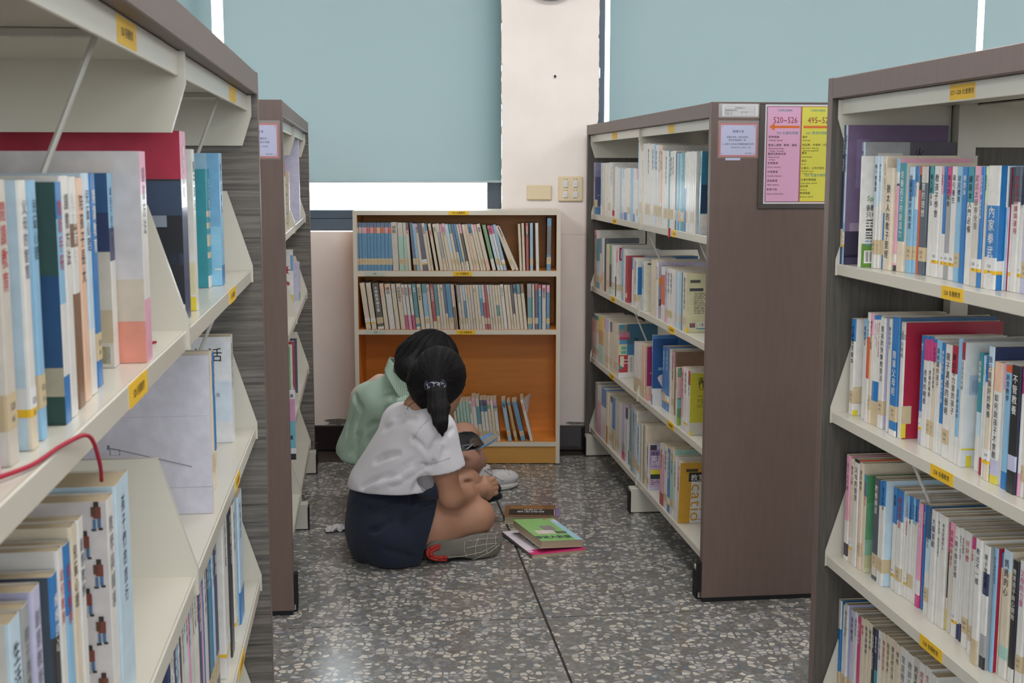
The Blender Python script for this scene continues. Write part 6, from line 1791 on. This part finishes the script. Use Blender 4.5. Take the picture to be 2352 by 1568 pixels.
TL = [[(1050, 1290), (1090, 1283), (1125, 1268), (1150, 1248)], [(1005, 1280), (1060, 1277), (1105, 1268), (1140, 1250)], [(1072, 1279), (1066, 1262), (1068, 1240)], [(1092, 1276), (1092, 1255), (1100, 1232)], [(1119, 1272), (1117, 1250), (1121, 1224)], [(1140, 1260), (1138, 1245), (1139, 1224)],
      [(1070, 1258), (1110, 1250), (1148, 1246)], [(1075, 1242), (1110, 1237), (1148, 1234)], [(1100, 1228), (1130, 1224), (1148, 1230)], [(1030, 1272), (1026, 1284)]]
m = MB()
for pts in TL:
    P = along(S1_, pts, 3.6, .0016, 8)
    if len(P) > 2: m.tube(P, .0012, 5)
m.build('tread_lines', M['tread'], o1, smooth=True)
m = MB()
for pts in ([(1012, 1252), (992, 1256), (981, 1266), (984, 1278), (1000, 1284), (1028, 1285)], [(1010, 1258), (996, 1262), (989, 1269), (993, 1277), (1008, 1280), (1028, 1279)]):
    P = along(S1_, pts, 3.6, .0004, 8)
    if len(P) > 2: m.tube(P, .0062, 8)
m.build('heel_rim', M['sole_red'], o1, smooth=True)
o2, F2_, S2_, _ = shoe('shoe', g1, J(1075, 1150, 4.62), J(1136, 1140, 4.50), np.array([.1, -.25, -1]), .2, M['shoe_black'], M['shoe_black'])

# ------------------------------------------------------------------ the girl in the green striped shirt
g2 = empty('person', (-.40, 4.62, 0)); tag(g2, 'girl in pale green striped shirt with black bobbed hair, reading a book', 'person')
hd2 = J(988, 832, 4.52)
rs2, ls2 = J(935, 935, 4.42), J(850, 922, 4.64)
nk2 = J(918, 872, 4.54); pel2 = J(892, 1125, 4.62)
B2 = Field((-.66, 4.22, 0), (.14, 5.24, .86), .005)
B2.chain([pel2, J(880, 1010, 4.58), J(898, 930, 4.56), nk2], [.085, .075, .07, .046], .04)
B2.cone(rs2, ls2, .048, .048, .03); B2.chain([nk2, J(955, 862, 4.53)], [.046, .045], .03)
fx2 = np.array([.72, .42, -.55]); fx2 /= np.linalg.norm(fx2); up2 = np.array([.45, .2, .85]); up2 -= fx2 * (up2 @ fx2); up2 /= np.linalg.norm(up2); rt2 = np.cross(fx2, up2); R32 = [rt2, fx2, up2]
B2.ell(hd2, (.070, .086, .090), .03, rot=R32); B2.ell(hd2 + fx2 * .032 - up2 * .05, (.055, .06, .06), .025, rot=R32)
B2.cone(hd2 + fx2 * .062 - up2 * .082, hd2 + fx2 * .070 - up2 * .096, .026, .016, .02)
B2.chain([hd2 + fx2 * .088 - up2 * .012, hd2 + fx2 * .104 - up2 * .048], [.008, .013], .012)
B2.ell(hd2 + fx2 * .089 - up2 * .075, (.018, .010, .008), .006, rot=R32)
for s_ in (-1, 1): B2.ell(hd2 + fx2 * .080 + rt2 * s_ * .030 - up2 * .016, (.013, .012, .010), .004, rot=R32)
re2, rw2 = J(985, 1075, 4.50), J(1032, 1022, 4.60)
B2.chain([rs2, re2, rw2], [.045, .036, .025], .02)
le2, lw2 = J(800, 1025, 4.70), J(985, 1040, 4.92)
B2.chain([ls2, le2], [.045, .037], .02); B2.chain([le2, lw2], [.036, .026], .02)
lk2, rk2 = J(1066, 1006, 4.88), J(1068, 1066, 4.72)
B2.chain([pel2 + np.array([.04, .08, 0]), lk2], [.095, .060], .03); B2.chain([lk2, lk2 * .45 + J(1098, 1095, 4.98) * .55, J(1100, 1095, 4.99)], [.055, .052, .036], .025)
B2.chain([pel2 + np.array([.06, -.06, 0]), rk2], [.095, .062], .03); B2.chain([rk2, rk2 * .5 + J(1010, 1150, 4.86) * .5, J(960, 1180, 4.95)], [.056, .05, .036], .025)
# hands on the book
for c, sx in ((J(1042, 1018, 4.62), 1), (J(1010, 1030, 4.93), 1)):
    d0 = np.array([.03, .012, .006])
    B2.cone(c - d0 * .6, c + d0 * .5, .022, .021, .012)
    for i in range(4):
        b0 = c + d0 * .8 + np.array([.0, -.004, .022 - .015 * i]); L_ = (.85, 1, .95, .78)[i]
        B2.chain([b0, b0 + np.array([.026, .006, .004]) * L_, b0 + np.array([.042, .022, .0]) * L_], [.0092, .0088, .0075], .004)
    B2.chain([c + np.array([-.002, -.004, .022]), c + np.array([.016, -.008, .042]), c + np.array([.036, -.004, .046])], [.0115, .0105, .0085], .006)
B2.chain([rw2, J(1042, 1018, 4.62)], [.025, .022], .012); B2.chain([lw2, J(1010, 1030, 4.93)], [.026, .022], .012)
B2.plane((0, 0, .003), (0, 0, -1), .002)
B2.build('body', M['skin2'], g2)
# watch strap
tw = MB(); ctr = Vector(rw2 * .55 + J(1042, 1018, 4.62) * .45)
tw.tube([ctr + Vector((-.010, -.004, -.002)), ctr, ctr + Vector((.010, .004, .002))], [.0265, .028, .0265], 20)
w_ = tw.build('bracelet', simple('grey_strap', '8f8f8c', .5, .4), g2, smooth=True); w_.location = -g2.location
# shirt
G = Field((-.70, 4.22, .10), (-.02, 4.96, .72), .0048)
G.cone(J(868, 1060, 4.60), J(895, 935, 4.56), .128, .105, .06)
G.cone(J(842, 1030, 4.66), J(868, 945, 4.64), .100, .078, .06); G.cone(J(915, 1050, 4.50), J(925, 960, 4.47), .10, .085, .06)
G.cone(rs2, ls2, .068, .068, .05); G.cone(J(900, 915, 4.55), J(914, 880, 4.54), .072, .054, .04)
G.cone(ls2, le2 + np.array([.012, 0, -.01]), .056, .058, .035)
G.cone(rs2, rs2 * .5 + re2 * .5, .066, .070, .035)
G.noise(.0022, 15, 6)
for pts, r in (([(812, 905), (822, 930), (835, 940)], .008), ([(815, 985), (825, 955), (832, 935)], .007), ([(812, 1050), (818, 1010), (830, 985)], .008), ([(835, 985), (855, 975), (870, 970)], .006), ([(905, 905), (895, 930), (880, 950)], .006), ([(880, 900), (900, 895), (925, 910)], .006), ([(860, 1010), (880, 960), (900, 930)], .005), ([(795, 1000), (800, 970), (810, 945)], .005), ([(800, 1040), (815, 1020), (820, 990)], .006), ([(842, 1020), (850, 1000), (870, 985)], .004)):
    G.crease(pts, r * .8, .018, off=.0036)
G.plane(J(830, 1060, 4.55), (.05, 0, -1), .008)
G.ell(J(928, 862, 4.54), (.052, .055, .036), .008, 'sub', rot=[[.75, 0, .66], [0, 1, 0], [-.66, 0, .75]])
sh2 = G.build('shirt', M['green'], g2)
# collar: a folded band standing round the neck
def band(P0, P1, th, name, mat, parent):
    m = MB(); n = len(P0)
    a = [Vector(p) for p in P0]; b = [Vector(p) for p in P1]
    c = [((p + q) / 2 - Vector(nk2)).normalized() * th for p, q in zip(a, b)]
    V = a + b + [q - d for q, d in zip(b, c)] + [p - d for p, d in zip(a, c)]
    F = []
    for i in range(n - 1):
        for k_ in range(4): F.append([k_ * n + i, k_ * n + i + 1, ((k_ + 1) % 4) * n + i + 1, ((k_ + 1) % 4) * n + i])
    F += [[0, n, 2 * n, 3 * n], [n - 1, 4 * n - 1, 3 * n - 1, 2 * n - 1]]
    m.add(V, F); o = m.build(name, mat, parent, smooth=True); o.location = -parent.location
    s2 = o.modifiers.new('round', 'SUBSURF'); s2.levels = s2.render_levels = 2
    return o
top = [J(952, 908, 4.36), J(936, 880, 4.37), J(915, 845, 4.40), J(896, 822, 4.46), J(892, 817, 4.54), J(903, 818, 4.62), J(925, 830, 4.67)]
bot = [J(930, 935, 4.36), J(908, 902, 4.37), J(888, 868, 4.40), J(880, 850, 4.46), J(884, 846, 4.56), J(900, 850, 4.66), J(922, 862, 4.70)]
band(top, bot, .004, 'collar', M['green'], g2)
# pale lining seen over the far shoulder
Fp = Field((-.66, 4.5, .36), (-.30, 4.9, .72), .0055)
Fp.cone(J(874, 882, 4.70), J(838, 915, 4.72), .040, .050, .03)
Fp.cone(J(838, 915, 4.72), J(822, 955, 4.72), .050, .040, .03)
Fp.build('undershirt', M['pinkcloth'], g2)
# dark skirt
K = Field((-.68, 4.3, 0), (0, 5.0, .34), .006)
K.ell(pel2, (.125, .150, .12), .05); K.cone(pel2 + np.array([.04, .08, 0]), pel2 * .45 + lk2 * .55, .11, .082, .04); K.cone(pel2 + np.array([.06, -.06, 0]), pel2 * .5 + rk2 * .5, .108, .085, .04)
K.noise(.003, 15, 8)
K.plane((0, 0, .004), (0, 0, -1), .002)
K.build('skirt', M['skirt'], g2)
# bobbed hair falling forward
H2 = Field((-.42, 4.30, .44), (.10, 4.80, .90), .0045)
H2.ell(hd2 + up2 * .012 - fx2 * .012, (.090, .106, .104), .02, rot=R32)
H2.ell(J(948, 838, 4.50), (.075, .085, .082), .03); H2.ell(J(928, 845, 4.50), (.04, .07, .065), .03)
H2.cone(J(945, 850, 4.42), J(948, 905, 4.42), .06, .030, .03); H2.cone(J(985, 870, 4.42), J(985, 930, 4.42), .06, .035, .03)
H2.cone(J(955, 850, 4.60), J(968, 920, 4.60), .06, .035, .03); H2.cone(J(1020, 830, 4.50), J(1020, 920, 4.46), .05, .03, .03)
H2.ell(hd2 + fx2 * .09 - up2 * .065, (.055, .09, .085), .012, 'sub', rot=R32)
H2.noise(.0016, 40, 5)
H2.build('hair', hairmat('black_bobbed_hair', tuple(hd2 + up2 * .13 - fx2 * .03)), g2)
st_ = []
while len(st_) < 170:
    d = rs_.normal(size=3); d /= np.linalg.norm(d)
    if d[2] < .35: st_.append(d)
strands(H2, hd2 - np.array([.02, 0, .01]), hd2 + up2 * .11 - fx2 * .03 + np.array([0, 0, .03]), st_, 'hair_strands', g2)
# white trainer
M['shoe_white'] = simple('white_leather', 'c9c7c8', .45, .4, var=.03); M['sole_white'] = simple('white_sole', 'bdbbb6', .6, .3)
hl, tt = J(1105, 1112, 4.93), J(1168, 1106, 5.06)
o3, F3, S3_, fr3 = shoe('shoe', g2, np.array([hl[0] - .03, hl[1] - .02, .012]), np.array([hl[0] + .135, hl[1] + .12, .012]), np.array([0, 0, -1.]), .25, M['shoe_white'], M['sole_white'])
m = MB()
for pts in ([(1118, 1078), (1140, 1075), (1155, 1070), (1172, 1082)], [(1125, 1072), (1140, 1072), (1156, 1076), (1175, 1092)]):
    P = along(F3, pts, 3.6, .0008, 8)
    if len(P) > 2: m.tube(P, .0009, 5)
if m.v: m.build('stitching', INK['k'], o3, smooth=True)
m = MB()
for k_ in range(5):
    pts = [(1112 + k_ * 7, 1078 + k_ * 4), (1122 + k_ * 7, 1084 + k_ * 4), (1130 + k_ * 7, 1092 + k_ * 3)]
    P = along(F3, pts, 3.6, .0015, 6)
    if len(P) > 2: m.tube(P, .002, 6)
if m.v: m.build('lace', M['white'], o3, smooth=True)
# ------------------------------------------------------------------ the open book she reads, its dark cover towards the reader
bk = empty('book', tuple(J(1090, 1030, 4.70))); tag(bk, 'open dark-covered book held in the lap of the girl in green', 'book', 'books being read')
O = np.array(bk.location)
spn0, spn1 = J(1066, 1038, 4.62) - O, J(1112, 1012, 4.80) - O          # spine runs away from the reader
def leaf(poly_px, name, mat, th, n=(0, -1, .4)):
    P = [Vector(J(q[0], q[1], q[2] - .17) - O) for q in poly_px]; N = Vector(n).normalized() * th
    k_ = len(P); m = MB(); m.add(P + [p - N for p in P], [list(range(k_)), list(range(k_, 2 * k_))[::-1]] + [[i, (i + 1) % k_, k_ + (i + 1) % k_, k_ + i] for i in range(k_)])
    return m.build(name, mat, bk)
M['bookdark'] = simple('dark_cover', '12181f', .35, .5, var=.25, scale=25, coat=.2); M['bookblue'] = simple('blue_edge', '4f86bd', .4, .4)
M['greypages'] = simple('grey_pages', '8d8a86', .8, .2, var=.15, scale=25, stretch=(1, 1, 60))
leaf([(1029, 1014, 4.60), (1040, 1004, 4.62), (1055, 994, 4.66), (1070, 990.5, 4.70), (1085, 991, 4.74), (1097, 998, 4.77), (1106, 1010, 4.78), (1112, 1020, 4.70), (1098, 1030, 4.62), (1075, 1034, 4.58), (1050, 1036, 4.56), (1032, 1041, 4.55)], 'front_cover', M['bookdark'], .004)
leaf([(1106, 1011, 4.78), (1118, 1003, 4.80), (1130, 998, 4.83), (1141, 996, 4.86), (1143, 1004, 4.84), (1128, 1015, 4.77), (1110, 1023, 4.70)], 'page_block', M['greypages'], .012)
leaf([(1103, 1008, 4.785), (1112, 999, 4.82), (1127, 994, 4.85), (1132, 996, 4.85), (1118, 1003, 4.805), (1107, 1013, 4.775)], 'page', M['bookblue'], .002)
leaf([(1070, 1034, 4.575), (1098, 1031, 4.61), (1112, 1022, 4.69), (1128, 1016, 4.765), (1140, 1006, 4.835), (1137, 1012, 4.81), (1122, 1022, 4.73), (1105, 1029, 4.64)], 'back_cover', M['bookblue'], .003)
leaf([(1062, 1022, 4.575), (1090, 1017, 4.60), (1090, 1020, 4.599), (1062, 1025, 4.574)], 'cover_print', INK['s'], .001)
leaf([(1070, 1030, 4.57), (1084, 1020, 4.588), (1086, 1022, 4.587), (1073, 1032, 4.568)], 'cover_print', INK['s'], .001)
leaf([(1078, 1010, 4.64), (1090, 1004, 4.68), (1100, 1010, 4.70), (1102, 1020, 4.67), (1090, 1026, 4.61), (1080, 1020, 4.60)], 'cover_print', simple('brown_print', '4a3a30', .5, .4, var=.3, scale=60), .001)
bpy.data.objects.remove(_fo)
